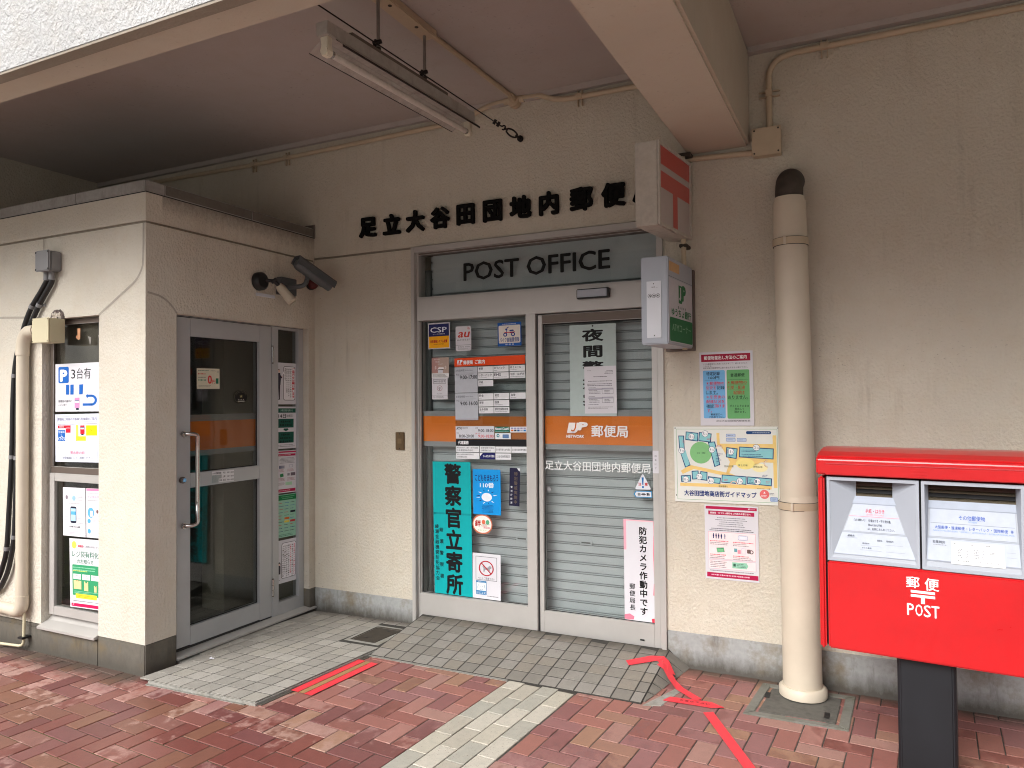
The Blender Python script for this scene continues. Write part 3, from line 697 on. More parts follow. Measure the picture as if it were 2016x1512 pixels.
# ================================================================ PROJECTING SIGNS
def hang(name, label, cat, front_l, front_r, back_r, z0, z1):
    """a box sign standing out from the wall; plan given by three corners"""
    fl_, fr_, br_ = (Vector((*p, 0)) for p in (front_l, front_r, back_r)); bl_ = br_+(fl_-fr_)
    t = thing(name, label, cat, ((fl_.x+br_.x)/2, (fl_.y+br_.y)/2, z0))
    return t, fl_, fr_, br_, bl_
sp = thing("sign_pole", "thin cream pole on the wall carrying the red sign and the green sign", "pole", (1.90, -.10, 1.83))
m = MB(); m.tube([(1.893, -.085, 1.82), (1.893, -.085, 2.93)], .014, M_CONDUIT, 12); m.build("pole", sp)
m = MB(); m.box(1.83, 1.94, -.10, -.003, 2.915, 2.935, M_IRON); m.box(1.87, 1.915, -.10, -.003, 2.40, 2.418, M_IRON); m.build("bracket", sp, bevel=.002)
M_ACR = plain("aged white acrylic", S((186, 176, 172)), .3, 0, .05, 8); M_ACRED = plain("faded red acrylic", S((196, 84, 76)), .3, 0, .06, 8)
M_SIGNF = concrete("dirty painted sign frame", (.56, .52, .46), (.45, .40, .33), (.22, .20, .17), 8.0, .5)
t, a, b, c, d = hang("projecting_sign", "red and white post mark lightbox with grimy cream frame projecting above the green sign", "sign", (1.738, -.51), (1.86, -.51), (1.921, -.03), 2.447, 2.888)
m = MB(); m.prism([Vector((p.x, p.y, 2.447)) for p in (a, b, c, d)], (0, 0, .441), M_SIGNF); m.build("casing", t, bevel=.004)
U = (c-b).normalized(); Nn = Vector((U.y, -U.x, 0)); W_ = (c-b).length
pf = Print(b+Vector((0, 0, 2.888))+Nn*.0005, U, (0, 0, -1), W_, .441, 100, 100, .001)
pf.rect(4, 4, 96, 96, M_ACR, 0)
fa_ = MB(); m = MB(); m.add([pf.p(x, y, 0) for x, y in ((4, 4), (96, 4), (96, 96), (4, 96))], [(0, 1, 2, 3)], M_ACR); m.build("sign_face", t)
m = MB()
for (x0, y0, x1, y1) in ((4, 4, 96, 26), (4, 34, 96, 54), (43, 54, 57, 96)): m.add([pf.p(x, y, 2) for x, y in ((x0, y0), (x1, y0), (x1, y1), (x0, y1))], [(0, 1, 2, 3)], M_ACRED)
m.build("post_mark", t)
rim = MB()
for (x0, y0, x1, y1) in ((0, 0, 100, 4), (0, 96, 100, 100), (0, 4, 4, 96), (96, 4, 100, 96)):
    q = [pf.p(x, y, -1) for x, y in ((x0, y0), (x1, y0), (x1, y1), (x0, y1))]; rim.prism(q, Nn*.008, M_SIGNF)
rim.build("rim", t)

t, a, b, c, d = hang("projecting_sign", "pale grey box sign with green bank lettering hanging below the red lightbox", "sign", (1.755, -.48), (1.899, -.48), (1.928, -.035), 1.828, 2.287)
m = MB(); m.prism([Vector((p.x, p.y, 1.828)) for p in (a, b, c, d)], (0, 0, .459), M_GREYPL); m.build("casing", t, bevel=.006)
U = (c-b).normalized(); Nn = Vector((U.y, -U.x, 0)); W_ = (c-b).length
m = MB(); q0 = c+U*.001; m.prism([Vector((*(q0+Nn*.008).xy, 1.815)), Vector((*(q0+U*.028+Nn*.008).xy, 1.815)), Vector((*(q0+U*.028-Nn*.16).xy, 1.815)), Vector((*(q0-Nn*.16).xy, 1.815))], (0, 0, .462), M_ALUD); m.build("back_plate", t, bevel=.002)
pf = Print(b+Vector((0, 0, 2.287)), U, (0, 0, -1), W_, .459, 100, 100, .001)
sf = (196, 194, 200); G2 = (24, 108, 62)
pf.rect(2, 22, 99, 22.6, (120, 120, 126), 0); pf.rect(3, 24, 97, 97, sf, 0)
pf.rect(4, 5, 44, 16, (205, 165, 118), 1)
pf.rrect(5, 68.5, 97, 96, 3, G2, 1)
pf.poly([(40, 29), (54, 29), (54, 47), (50, 50), (40, 50)], G2, 1); pf.poly([(46, 31), (50, 31), (50, 44), (46, 47), (42, 45), (43, 43), (45, 44)], sf, 2)
pf.text("P", 56, 29, 68, 45, G2, .06, 2); pf.poly([(54, 29), (58, 29), (58, 44), (52, 50), (50, 50), (54, 44)], G2, 2)
for i, ch in enumerate("BANK"): pf.text(ch, 37+i*9.5, 53.5, 41.5+i*9.5, 56.5, (60, 90, 75), .02)
pf.text("ゆうちょ銀行", 12, 57.5, 90, 66.5, G2, .03)
pf.text("ATMコーナー", 14, 75, 90, 84, (134, 178, 148), .01)
pf.done(t)
npl = thing("name_plate", "white vertical broadcaster plate screwed to the end of the green bank sign", "plate", (1.82, -.483, 1.86))
m = MB(); m.box(1.787, 1.864, -.4855, -.4802, 1.862, 2.158, M_WHITEPL); m.build("plate", npl, bevel=.001)
pf = Print((1.787, -.4855, 2.158), (1, 0, 0), (0, 0, -1), .077, .296, 77, 296, .0005)
pf.disc(38, 14, 3, (60, 60, 62)); pf.disc(40, 284, 3, (60, 60, 62)); pf.text("NHK", 28, 29, 46, 34, BLK, .02); pf.line(50, 34, 60, 34, 1, GRY)
for i, ch in enumerate("NHK"):
    pf.ring(17+i*22, 77, 10.5, 1.6, (40, 40, 44), 1, ry=11); pf.text(ch, 12+i*22, 73, 22+i*22, 81, BLK, .05, 2, .3)
pf.done(npl)

# ================================================================ STICKERS AND POSTERS ON THE AUTOMATIC DOOR
PG = .045
def P_(name, label, cat, c, W, H, uw, uh, ang=0, **k): return sheet(name, label, cat, c, W, H, uw, uh, 'y', PG, ang, **k)
o, p = P_("sticker", "navy and yellow security company sticker in the top corner of the fixed pane", "sticker", (.187, 1.983), .172, .178, 360, 435, .5)
p.rect(12, 20, 348, 225, (28, 34, 92)); p.rect(12, 225, 348, 420, (250, 178, 8))
p.text("CSP", 40, 75, 310, 160, (215, 220, 232), .02); p.text("セントラル警備保障", 80, 180, 278, 198, (230, 230, 240), .0)
p.text("非常通報システム設置", 35, 285, 315, 335, (190, 30, 30), .03); p.text("ALARM SYSTEM", 90, 350, 260, 366, (120, 70, 20), .01); p.done(o)
o, p = P_("sticker", "white rounded wireless service sticker with red script mark and a label below", "sticker", (.379, 1.956), .120, .166, 265, 410, .6, rr=.014)
p.rect(0, 305, 4, 315, (60, 66, 66)); p.text("au", 38, 95, 222, 185, (205, 62, 48), .02, 2, .25); p.text("Wi-Fiつかえます", 25, 212, 242, 244, (60, 60, 62), .01)
for r_ in (12, 26, 40): p.ring(200, 60, r_+6, 6, (200, 70, 60), 1, -85, 0, n=8)
p.line(8, 312, 257, 312, 5, (120, 126, 126)); p.text("2.4GHz  5GHz", 40, 330, 240, 352, (120, 120, 124), 0); p.greek(35, 362, 245, 392, 2, (150, 150, 150)); p.done(o)
o, p = P_("sticker", "blue framed motor scooter insurance sticker at the top of the fixed pane", "sticker", (.724, 1.970), .172, .154, 400, 400, .6, mat=ink((22, 88, 168)))
p.text("自賠責保険取扱", 80, 18, 315, 38, (235, 238, 245), .0); p.rrect(18, 48, 382, 350, 18, (228, 222, 212), 1)
bl = (24, 62, 140)
for cx in (130, 262): p.disc(cx, 205, 34, bl, 2); p.disc(cx, 205, 17, (228, 222, 212), 3)
p.poly([(110, 185), (280, 185), (290, 160), (215, 160), (205, 185)], bl, 2); p.poly([(200, 150), (205, 130), (265, 125), (278, 150)], bl, 2)
p.line(150, 190, 165, 85, 12, bl, 2); p.line(160, 88, 195, 78, 11, bl, 2); p.poly([(130, 105), (160, 100), (160, 135), (135, 132)], bl, 2)
p.ring(200, 155, 100, 12, (205, 60, 60), 3, 10, 170, ry=22); p.text("バイク自賠責保険", 32, 255, 366, 335, bl, .02); p.text("郵 便 局", 130, 360, 275, 385, (235, 238, 245), .01); p.done(o)
o, p = P_("sticker", "brown pink wireless sticker with drawn access point above the white note", "sticker", (.196, 1.765), .136, .138, 284, 330, 0, mat=ink((182, 160, 148)))
p.rect(0, 0, 112, 252, (178, 138, 132), 1); p.rect(0, 256, 284, 330, (226, 226, 226), 1)
p.text("docomo", 42, 20, 142, 40, (225, 215, 210), .01); p.text("Wi-Fi", 62, 60, 130, 82, (235, 228, 224), .01); p.text("つかえます", 100, 98, 186, 118, (228, 220, 216), .0)
p.poly([(92, 195), (205, 190), (198, 160), (120, 158)], (235, 230, 228), 2); p.poly([(92, 195), (205, 190), (190, 202), (106, 206)], (70, 66, 66), 2); p.rect(104, 206, 186, 252, (216, 218, 224), 2)
for s_ in (-1, 1):
    for r_ in (30, 44): p.ring(148+s_*50, 165, r_, 6, (235, 230, 226), 2, -40 if s_ > 0 else 140, 40 if s_ > 0 else 220, n=6)
p.greek(15, 270, 270, 320, 3, (110, 110, 112)); p.done(o)
o, p = P_("sticker", "white wireless note with boxed headline below the brown pink sticker", "sticker", (.191, 1.622), .124, .146, 258, 350, 0)
p.frame(22, 22, 232, 92, 4, BLK); p.text("Wi-Fiつかえます", 36, 40, 218, 74, BLK, .02); p.rect(0, 285, 258, 288, (150, 150, 152))
p.text("Free Wi-Fi", 85, 250, 170, 268, (120, 120, 124), 0); p.ring(128, 170, 44, 5, (150, 70, 70), 1)
for r_ in (22, 38): p.ring(128, 195, r_, 7, (80, 70, 72), 1, -135, -45, n=8)
p.disc(128, 195, 8, (80, 70, 72)); p.text("SoftBank", 15, 302, 60, 318, GRY, 0); p.greek(70, 298, 245, 335, 2, (110, 110, 112)); p.done(o)

# office hours board, made up of many small acrylic plates
hb_, p = P_("hours_board", "office hours board of white plates under an orange header on the fixed pane", "notice board", (.577, 1.488), .527, .680, 1180, 1500, .8, mat=M_GLASS, th=.002)
OR = (232, 74, 14)
p.rect(0, 0, 1180, 125, OR); 
p.poly([(52, 30), (92, 30), (88, 68), (78, 82), (44, 82)], WHT, 2); p.text("J", 64, 40, 84, 76, OR, .05, 3, .2); p.text("P", 96, 30, 130, 82, WHT, .06, 3, .2); p.text("NETWORK", 44, 92, 122, 104, WHT, .03)
p.text("郵便局", 156, 40, 316, 98, WHT, .03); p.text("ご案内", 354, 38, 518, 96, WHT, .03)
def plate(x0, y0, x1, y1, t1, t2=None, c=(232, 234, 238)):
    p.rect(x0, y0, x1, y1, c, 1)
    if t1:
        h_ = (y1-y0); n_ = len(t1); wd = min((x1-x0)*.86, n_*h_*.40); p.text(t1, x0+14, y0+h_*.14, x0+14+wd, y0+h_*.54, (50, 54, 70), .015)
    if t2: p.greek(x0+14, y0+(y1-y0)*.66, x0+(x1-x0)*t2, y0+(y1-y0)*.84, 1, (130, 134, 142))
for y0, hrs in ((135, "9:00-17:00"), (522, "9:00-16:00")):
    p.rect(0, y0, 392, y0+380, (188, 192, 200), 1); p.text("お取扱時間", 18, y0+34, 168, y0+66, (60, 62, 72), .01); p.text("Service Hours", 180, y0+40, 310, y0+60, (90, 92, 100), 0)
    p.line(18, y0+84, 370, y0+84, 2, (150, 154, 160), 2); p.text("平日", 20, y0+98, 70, y0+126, (60, 62, 72), .01); p.greek(80, y0+95, 350, y0+122, 2, (140, 144, 150)); p.text(hrs, 92, y0+124, 384, y0+180, (26, 26, 34), .02)
X = (402, 660, 926); 
for x, t_, b_ in ((402, "郵便", .25), (660, "ゆうパック", .3), (926, "ゆうメール", .5)): plate(x, 140, x+250, 226, t_, b_)
for x, t_, b_ in ((402, "レターパック", .6), (660, "EMS", .95), (926, "切手・はがき", .95)): plate(x, 236, x+250, 326, t_, b_)
plate(402, 340, 652, 428, "印紙", .3)
for x, t_, b_ in ((402, "貯金", .3), (660, "貸付", .25), (926, "為替", .5)): plate(x, 534, x+250, 624, t_, b_)
for x, t_, b_ in ((402, "振替", .4), (660, "国債", .7)): plate(x, 636, x+250, 724, t_, b_)
for x, t_, b_ in ((402, "生命保険", .5), (660, "国際付加保険料振替", .98)): plate(x, 736, x+250, 824, t_, b_)
p.rect(0, 908, 392, 920, (188, 192, 200), 1)
p.rect(0, 1010, 655, 1192, (214, 216, 224), 1); p.text("ATM", 14, 1022, 100, 1060, BLK, .03); p.text("お取扱時間", 112, 1024, 208, 1046, (60, 62, 72), .01); p.text("平日", 14, 1100, 48, 1124, BLK, 0); p.text("8:00-20:00", 58, 1132, 312, 1176, BLK, .015)
p.text("土曜", 338, 1024, 378, 1048, BLK, 0); p.text("9:00-18:00", 386, 1052, 642, 1096, (26, 30, 60), .015); p.text("日曜・休日", 338, 1106, 420, 1128, (200, 40, 50), 0); p.text("9:00-18:00", 386, 1134, 642, 1178, (210, 50, 62), .015)
p.rect(662, 1018, 908, 1102, (0, 106, 84), 1); p.text("Need Cash?", 670, 1030, 900, 1066, WHT, .03); p.text("International ATM Service", 672, 1078, 890, 1092, (200, 230, 220), 0)
p.rect(914, 1020, 1180, 1102, (236, 236, 240), 1)
for i, cc in enumerate(((230, 110, 30), (30, 40, 60), (0, 80, 160), (170, 180, 200), (0, 120, 200))): p.rect(930+i*50, 1062, 968+i*50, 1086, cc, 2); p.rect(930+i*50, 1032, 968+i*50, 1052, (150, 150, 190), 2)
p.rect(668, 1112, 924, 1198, (236, 238, 242), 1); p.disc(716, 1148, 24, (0, 130, 140), 2); p.disc(718, 1148, 12, (236, 238, 242), 3); p.rrect(790, 1130, 892, 1184, 8, (96, 130, 176), 2)
p.rect(0, 1202, 1180, 1296, (20, 20, 26), 1); p.text("代理業務", 40, 1226, 218, 1276, WHT, .03)
for (x0, x1, a_, b_) in ((0, 396, "株式会社ゆうちょ銀行　銀行代理業者", "日本郵便株式会社"), (408, 660, "損害保険代理店", "日本郵便株式会社")): p.rect(x0, 1302, x1, 1390, (232, 234, 238), 1); p.text(a_, x0+14, 1316, x1-16, 1338, (80, 84, 92), 0); p.text(b_, x0+14, 1350, x0+(x1-x0)*.75, 1376, (80, 84, 92), 0)
for (x0, x1, a_) in ((668, 922, "日本銀行歳入金代理店"), (930, 1180, "日本銀行国債等代理店")): p.rect(x0, 1306, x1, 1392, (232, 234, 238), 1); p.text(a_, x0+12, 1334, x1-10, 1364, (70, 74, 82), 0)
p.poly([(0, 1410), (50, 1400), (396, 1400), (396, 1490), (0, 1490)], (232, 234, 238), 1); p.text("簡易生命保険管理業務受託者", 14, 1414, 300, 1436, (80, 84, 92), 0); p.text("日本郵便株式会社", 14, 1448, 190, 1474, (80, 84, 92), 0)
p.rect(408, 1400, 660, 1492, (20, 26, 96), 1); p.poly([(408, 1400), (458, 1400), (408, 1450)], (232, 234, 238), 2); p.text("かんぽ生命 代理店", 462, 1428, 650, 1462, WHT, .02)
p.rect(668, 1404, 922, 1494, (232, 234, 238), 1); p.text("公金収納取扱店", 682, 1428, 902, 1466, (70, 74, 82), .0); p.done(hb_)
# orange bands on the glass
M_BANDO = plain("orange film", S((238, 126, 14)), .4, 0, .03, 4); M_BANDG = plain("frosted film", S((150, 152, 154)), .5, 0, .03, 4)
def band(name, label, x0, x1, z0, z1, axis, parent=None):
    m = MB()
    if axis == 'y': m.box(x0, x1, .0525, .0535, z0, z1, M_BANDO); m.box(x0, x1, .0525, .0535, z1+.0005, z1+.036, M_BANDG); m.box(x0, x1, .0525, .0535, z0-.034, z0-.0005, M_BANDG)
    else: m.box(FX-.0385, FX-.0372, x0, x1, z0, z1, M_BANDO); m.box(FX-.0385, FX-.0372, x0, x1, z1+.0005, z1+.042, M_BANDG); m.box(FX-.0385, FX-.0372, x0, x1, z0-.034, z0-.0005, M_BANDG)
    return m.build(name, parent)
ob_ = band("orange_stripe", None, .052, .860, 1.262, 1.434, 'y', fpo)
ob2 = band("orange_stripe", None, .967, 1.671, 1.262, 1.438, 'y', dlo)
ob3 = band("orange_stripe", None, -1.061, -.497, 1.243, 1.424, 'x', sdo)
band("orange_stripe", None, -.317, -.116, 1.243, 1.424, 'x', dfo)
p = Print((.967, .046, 1.438), (1, 0, 0), (0, 0, -1), .704, .176, 1110, 285, .001)
lg = (240, 236, 232); org = (206, 106, 24)
p.poly([(262, 66), (340, 66), (334, 110), (318, 150), (300, 172), (240, 172)], lg, 1); [p.line(*a_, *b_, 13, org, 2) for a_, b_ in zip(((338, 62), (330, 118), (318, 142), (300, 150)), ((330, 118), (318, 142), (300, 150), (286, 140)))]
p.text("P", 362, 66, 438, 136, lg, .07, 2, .22); p.poly([(341, 66), (372, 66), (362, 128), (346, 158), (322, 172), (296, 172), (300, 156), (322, 146), (334, 120)], lg, 1)
p.text("NETWORK", 232, 190, 416, 218, lg, .04, 2, .2); p.text("郵便局", 498, 92, 862, 206, lg, .025); p.done(dlo)
p = Print((.967, .046, 1.20), (1, 0, 0), (0, 0, -1), .704, .12, 1110, 190, .001)
p.text("足立大谷田団地内郵便局", 4, 66, 1078, 160, (236, 240, 240), .012); p.done(dlo)
p = Print((.386, .046, 2.462), (1, 0, 0), (0, 0, -1), 1.025, .120, 1000, 120, .001)
p.text("POST OFFICE", 0, 1, 1000, 119, (14, 16, 16), .02); p.done(tr_)

o, p = P_("police_banner", "tall teal police stop banner with large black characters inside the fixed pane", "banner", (.284, .675), .296, .903, 620, 1890, .8, mat=ink((0, 168, 172)))
p.vtext("警察官立寄所", 332, 20, 1880, 292, (14, 14, 18), .035, sx=.95)
p.vtext("綾瀬警察署", 128, 885, 1700, 66, (16, 40, 46), .02); p.vtext("綾瀬金融機関防犯協力会", 56, 885, 1690, 64, (16, 40, 46), .02)
p.rect(0, 1440*.5, 620, 1440*.5+26, (0, 146, 152), 1); p.line(24, 20, 24, 1880, 20, (0, 176, 182), 1); p.done(o)
o, p = P_("poster", "sky blue child safety poster on the fixed pane beside the teal banner", "poster", (.548, .936), .206, .297, 460, 700, .4, mat=ink((10, 150, 228)))
p.text("こどもをまもろう", 40, 80, 424, 180, (20, 40, 110), .022, 3); p.text("110番", 120, 205, 352, 285, (226, 240, 250), .02)
p.greek(140, 548, 350, 672, 7, (20, 60, 130), align='c')
for i in range(12):
    a_ = R(-172+i*31.3); 
    if i == 6: continue
    p.poly([(230+120*math.cos(a_-.08), 425+92*math.sin(a_-.08)), (230+185*math.cos(a_), 425+120*math.sin(a_)), (230+120*math.cos(a_+.08), 425+92*math.sin(a_+.08))], (236, 244, 250) if i % 2 else (24, 44, 110), 1)
p.disc(230, 430, 86, (232, 240, 248), 2, 66); p.done(o)
o, p = P_("sticker", "narrow worn navy strip sticker curling at its top corner on the fixed pane", "sticker", (.752, .978), .074, .245, 100, 330, -1.6, mat=ink((28, 26, 58)))
p.vtext("特別警戒実施中", 62, 30, 315, 34, (96, 84, 74), .03); p.vtext("警視庁綾瀬", 22, 150, 320, 20, (200, 200, 206), .02); p.poly([(72, 0), (100, 0), (100, 26), (86, 18)], (225, 226, 230), 3); p.done(o)
o, p = P_("sticker", "round orange rimmed shop bond sticker under the sky blue poster", "sticker", (.514, .722), .150, .126, 100, 100, 0, mat=ink((206, 118, 88)), rr=.062)
p.disc(50, 50, 45, (238, 236, 228), 1, 45); p.text("絆", 14, 30, 42, 62, (176, 34, 36), .03); p.text("大谷田", 42, 54, 74, 62, (220, 120, 120), .0); p.text("商店街", 56, 62, 88, 72, (220, 90, 120), .02)
p.disc(56, 38, 9, (224, 110, 80), 2, 12); p.disc(76, 38, 9, (90, 170, 130), 2, 12); p.line(40, 50, 90, 50, 1.5, (180, 140, 130)); p.text("おおやた", 26, 78, 74, 84, (150, 190, 120), 0); p.done(o)
o, p = P_("paper_notice", "white paper with a crossed out dog in a red ring low on the fixed pane", "notice", (.542, .380), .208, .300, 300, 500, -.2)
p.frame(34, 34, 262, 292, 4, (70, 74, 80)); 
dog = [(112, 130), (128, 148), (168, 150), (176, 132), (196, 132), (206, 148), (198, 160), (186, 164), (184, 196), (176, 198), (172, 176), (134, 176), (128, 200), (118, 200), (118, 160), (106, 140)]
p.poly(dog[:4]+dog[8:], (150, 150, 156), 2); p.poly([dog[3], dog[4], dog[5], dog[6], dog[7], dog[8]], (150, 150, 156), 3)
p.ring(148, 160, 80, 12, (178, 44, 58), 4, ry=84, n=32); p.line(96, 104, 200, 216, 12, (178, 44, 58), 4); p.text("ペットご遠慮下さい", 58, 258, 240, 284, (70, 74, 80), .01)
p.rrect(36, 300, 150, 452, 8, (70, 130, 180), 1); p.rect(42, 322, 144, 408, (226, 236, 240), 2); p.text("Welcome!", 58, 308, 130, 318, (220, 232, 240), 0, 3); p.text("ほじょ犬", 44, 420, 142, 446, (226, 236, 240), .01, 3)
p.line(62, 345, 54, 380, 4, (110, 130, 150), 3); p.line(126, 345, 134, 380, 4, (110, 130, 150), 3); p.ring(94, 385, 18, 4, (110, 130, 150), 3, 20, 160, n=8); p.disc(82, 362, 3, (110, 130, 150), 3); p.disc(106, 362, 3, (110, 130, 150), 3)
p.greek(156, 452, 286, 468, 1, (50, 50, 54)); p.done(o)
o, p = P_("hanging_sign", "long pale night guard sign with black brush characters hung behind the sliding pane", "sign", (1.295, 1.722), .303, .567, 460, 900, 0, mat=ink((178, 194, 192)))
for i, ch in enumerate("夜間警戒実"): p.vtext(ch, 232, 50+i*158, 50+i*158+118, 124, (16, 16, 18), .035, sx=1.72)
p.disc(232, 16, 9, (70, 70, 70)); p.done(o)
o, p = sheet("paper_notice", "white typed letter with two small tables taped over the night guard sign", "notice", (1.344, 1.600), .206, .290, 320, 470, 'y', PG-.003, .5)
p.text("お客さま各位", 28, 34, 68, 46, GRY, 0); p.greek(200, 40, 288, 80, 3, (90, 90, 96), align='r'); p.greek(80, 96, 240, 112, 1, (70, 70, 76), align='c'); p.greek(38, 140, 288, 156, 1, (90, 90, 96), var=.1); p.greek(30, 168, 290, 200, 2, (90, 90, 96))
for y in (218, 306):
    p.greek(42, y-10, 120, y, 1, (60, 60, 66)); p.rect(38, y+2, 176, y+16, (178, 176, 190)); p.frame(176, y, 288, y+58, 2, (60, 60, 66)); p.rect(178, y+2, 286, y+16, (178, 176, 190)); p.greek(44, y+18, 170, y+58, 3, (90, 90, 96)); p.greek(200, y+18, 270, y+58, 3, (90, 90, 96)); p.line(38, y+17, 176, y+17, 1.5, GRY)
p.greek(38, 376, 176, 388, 1, (30, 30, 34)); p.greek(36, 400, 290, 424, 2, (90, 90, 96)); p.done(o)
o, p = P_("sticker", "white triangular caution sticker with blue exclamation mark on the sliding pane", "sticker", (1.603, 1.047), .098, .094, 120, 115, 1, mat=M_GLASS, th=.0004)
p.poly([(60, 0), (66, 4), (118, 104), (114, 112), (6, 112), (2, 104), (54, 4)], (222, 226, 234), 1); p.poly([(52, 24), (68, 24), (64, 78), (56, 78)], (20, 110, 180), 2); p.disc(60, 94, 8, (20, 110, 180), 2); p.text("注", 26, 62, 48, 84, (200, 70, 70), .03); p.text("意", 74, 62, 96, 84, (200, 70, 70), .03); p.done(o)
o, p = P_("sticker", "blue rimmed automatic door arrow sticker under the caution triangle", "sticker", (1.603, .974), .114, .042, 140, 56, 1, mat=M_GLASS, th=.0004)
p.poly([(0, 28), (16, 2), (138, 2), (138, 54), (16, 54)], (30, 140, 196), 1); p.poly([(9, 28), (20, 8), (132, 8), (132, 48), (20, 48)], (222, 228, 234), 2); p.text("自", 32, 17, 50, 39, (60, 60, 64), .03, 3); p.text("動", 98, 17, 120, 39, (60, 60, 64), .03, 3)
p.poly([(54, 28), (68, 20), (82, 20), (96, 28), (82, 36), (68, 36)], (90, 90, 96), 3); p.done(o)
o, p = sheet("sticker", "small white vertical label reading automatic door on the right door jamb", "sticker", (1.690, 1.171), .036, .133, 48, 175, 'y', .0175, 0)
for i, ch in enumerate("自動ドア"): p.text(ch, 17, 34+i*32, 31, 48+i*32, (110, 110, 114), .01)
p.done(o)
o, p = P_("paper_notice", "long white camera warning notice with torn pink edges at the bottom of the sliding pane", "notice", (1.578, .519), .193, .600, 240, 760, .2)
pk = (236, 128, 150)
p.rect(0, 0, 20, 230, (242, 170, 186)); p.rect(20, 0, 240, 10, (244, 190, 200)); p.poly([(226, 0), (240, 0), (240, 420), (228, 420), (222, 240), (228, 100)], (240, 160, 176)); p.poly([(228, 110), (240, 110), (240, 310), (226, 300)], pk, 2)
p.poly([(0, 722), (40, 712), (74, 730), (70, 752), (30, 758), (0, 754)], pk, 2); p.poly([(206, 734), (240, 724), (240, 760), (210, 760)], (220, 60, 84), 2); p.poly([(226, 470), (240, 470), (240, 560), (220, 556)], pk, 2)
p.vtext("防犯カメラ作動中です", 148, 48, 718, 62, (16, 16, 18), .03); p.vtext("郵便局長", 62, 478, 690, 46, (16, 16, 18), .02); p.done(o)

# ================================================================ SIGNS ON THE RIGHT-HAND WALL
o, p = sheet("poster", "mail posting poster with blue and green columns on the wall above the guide map", "poster", (2.104, 1.598), .293, .417, 500, 695, 'y', -.004, .5)
p.rect(18, 22, 478, 92, (160, 22, 58)); p.text("郵便物差出し方法のご案内", 46, 38, 444, 74, WHT, .02)
p.text("いつも郵便局をご利用いただきまして、誠にありがとう", 34, 106, 450, 122, (60, 60, 66), .005); p.text("ございます。", 34, 126, 120, 140, (60, 60, 66), .005); p.text("特定記録付郵便物申込書の差出方法をお選び下さい。", 34, 144, 454, 160, (60, 60, 66), .005)
p.rrect(32, 174, 240, 626, 12, (118, 180, 226)); p.rrect(256, 174, 466, 630, 12, (108, 176, 112))
dk = (30, 40, 66); rd = (204, 60, 84)
p.text("特定記録", 66, 188, 192, 222, dk, .02); p.text("160円", 86, 230, 186, 258, dk, .02); p.line(48, 266, 220, 266, 2, dk)
for i, (t_, x0, x1, c_) in enumerate((("＊郵便物の", 62, 232, rd), ("引受を", 58, 158, rd), ("します。", 58, 170, dk), ("＊引受後の", 62, 234, rd), ("配達状況を", 60, 232, rd), ("確認", 60, 128, dk), ("す。", 66, 112, rd))):
    y = 280+i*43; p.text(t_, x0, y, x1, y+32, c_, .015); p.line(x0, y+37, x1, y+37, 2, c_)
p.text("記録", 164, 323, 234, 355, dk, .015); p.text("頂けま", 134, 495, 234, 527, rd, .015)
p.text("郵便窓口へ", 100, 580, 210, 600, dk, .015); p.text("ご持参下さい。", 82, 606, 226, 624, dk, .015)
gk_ = (30, 60, 40); rb_ = (172, 66, 44)
p.text("普通郵便", 292, 208, 422, 240, gk_, .02); p.line(262, 266, 456, 266, 2, gk_)
for i, (t_, x0, x1, c_) in enumerate((("＊郵便物の", 262, 440, rb_), ("引受・配達", 262, 424, rb_), ("記録は", 316, 420, rb_), ("ありません。", 264, 450, gk_))):
    y = 276+i*46; p.text(t_, x0, y, x1, y+33, c_, .015); p.line(x0, y+38, x1, y+38, 2, c_)
for i, (t_, x0, x1) in enumerate((("ポストにそのまま", 280, 456), ("差出して", 326, 412), ("頂けます。", 320, 426))): p.text(t_, x0, 500+i*28, x1, 522+i*28, gk_, .012)
p.text("足立大谷田団地内郵便局長", 150, 642, 466, 658, (50, 50, 56), .005); p.done(o)

o, p = sheet("guide_map", "white enamel shopping street guide map board on the wall left of the downpipe", "map board", (2.097, 1.169), .581, .430, 985, 720, 'y', -.003, .6, mat=plain("enamel board", S((226, 228, 222)), .35, 0, .02), th=.004)
p.frame(24, 22, 962, 698, 3, (120, 170, 120)); cr_ = (238, 206, 130); tb = (140, 202, 208); nv = (16, 66, 120)
for x, y in ((14, 14), (970, 14), (14, 660), (972, 706)): p.disc(x, y, 6, (40, 44, 40))
for pts in ([(410, 60), (438, 60), (440, 160), (920, 160), (920, 80), (952, 80), (952, 560), (920, 560), (920, 330), (810, 330), (760, 355), (560, 360), (520, 440), (490, 440), (530, 330), (460, 200), (412, 165)],
            [(60, 425), (150, 370), (170, 370), (540, 440), (575, 455), (520, 470), (190, 405), (80, 455)], [(52, 540), (900, 540), (900, 575), (52, 570)]): p.poly(pts, cr_, 1)
p.disc(670, 345, 85, (244, 228, 140), 2, 52); p.disc(800, 380, 70, (246, 236, 180), 1, 40); p.disc(258, 248, 104, (132, 194, 130), 2); p.text("公 園", 220, 242, 300, 258, (50, 80, 60), .01, 3)
def blk(pts, L=2):
    cx_ = sum(a[0] for a in pts)/len(pts); cy_ = sum(a[1] for a in pts)/len(pts)
    p.poly(pts, nv, L)
    def sh_(a):
        dx, dy = a[0]-cx_, a[1]-cy_; return (a[0]-8*(1 if dx > 0 else -1), a[1]-8*(1 if dy > 0 else -1))
    p.poly([sh_(a) for a in pts], tb, L+1)
blk([(118, 46), (240, 60), (234, 142), (112, 128)]); blk([(246, 52), (366, 66), (356, 150), (238, 138)]); blk([(44, 86), (100, 86), (104, 220), (52, 230)]); blk([(52, 226), (104, 218), (158, 370), (104, 394)])
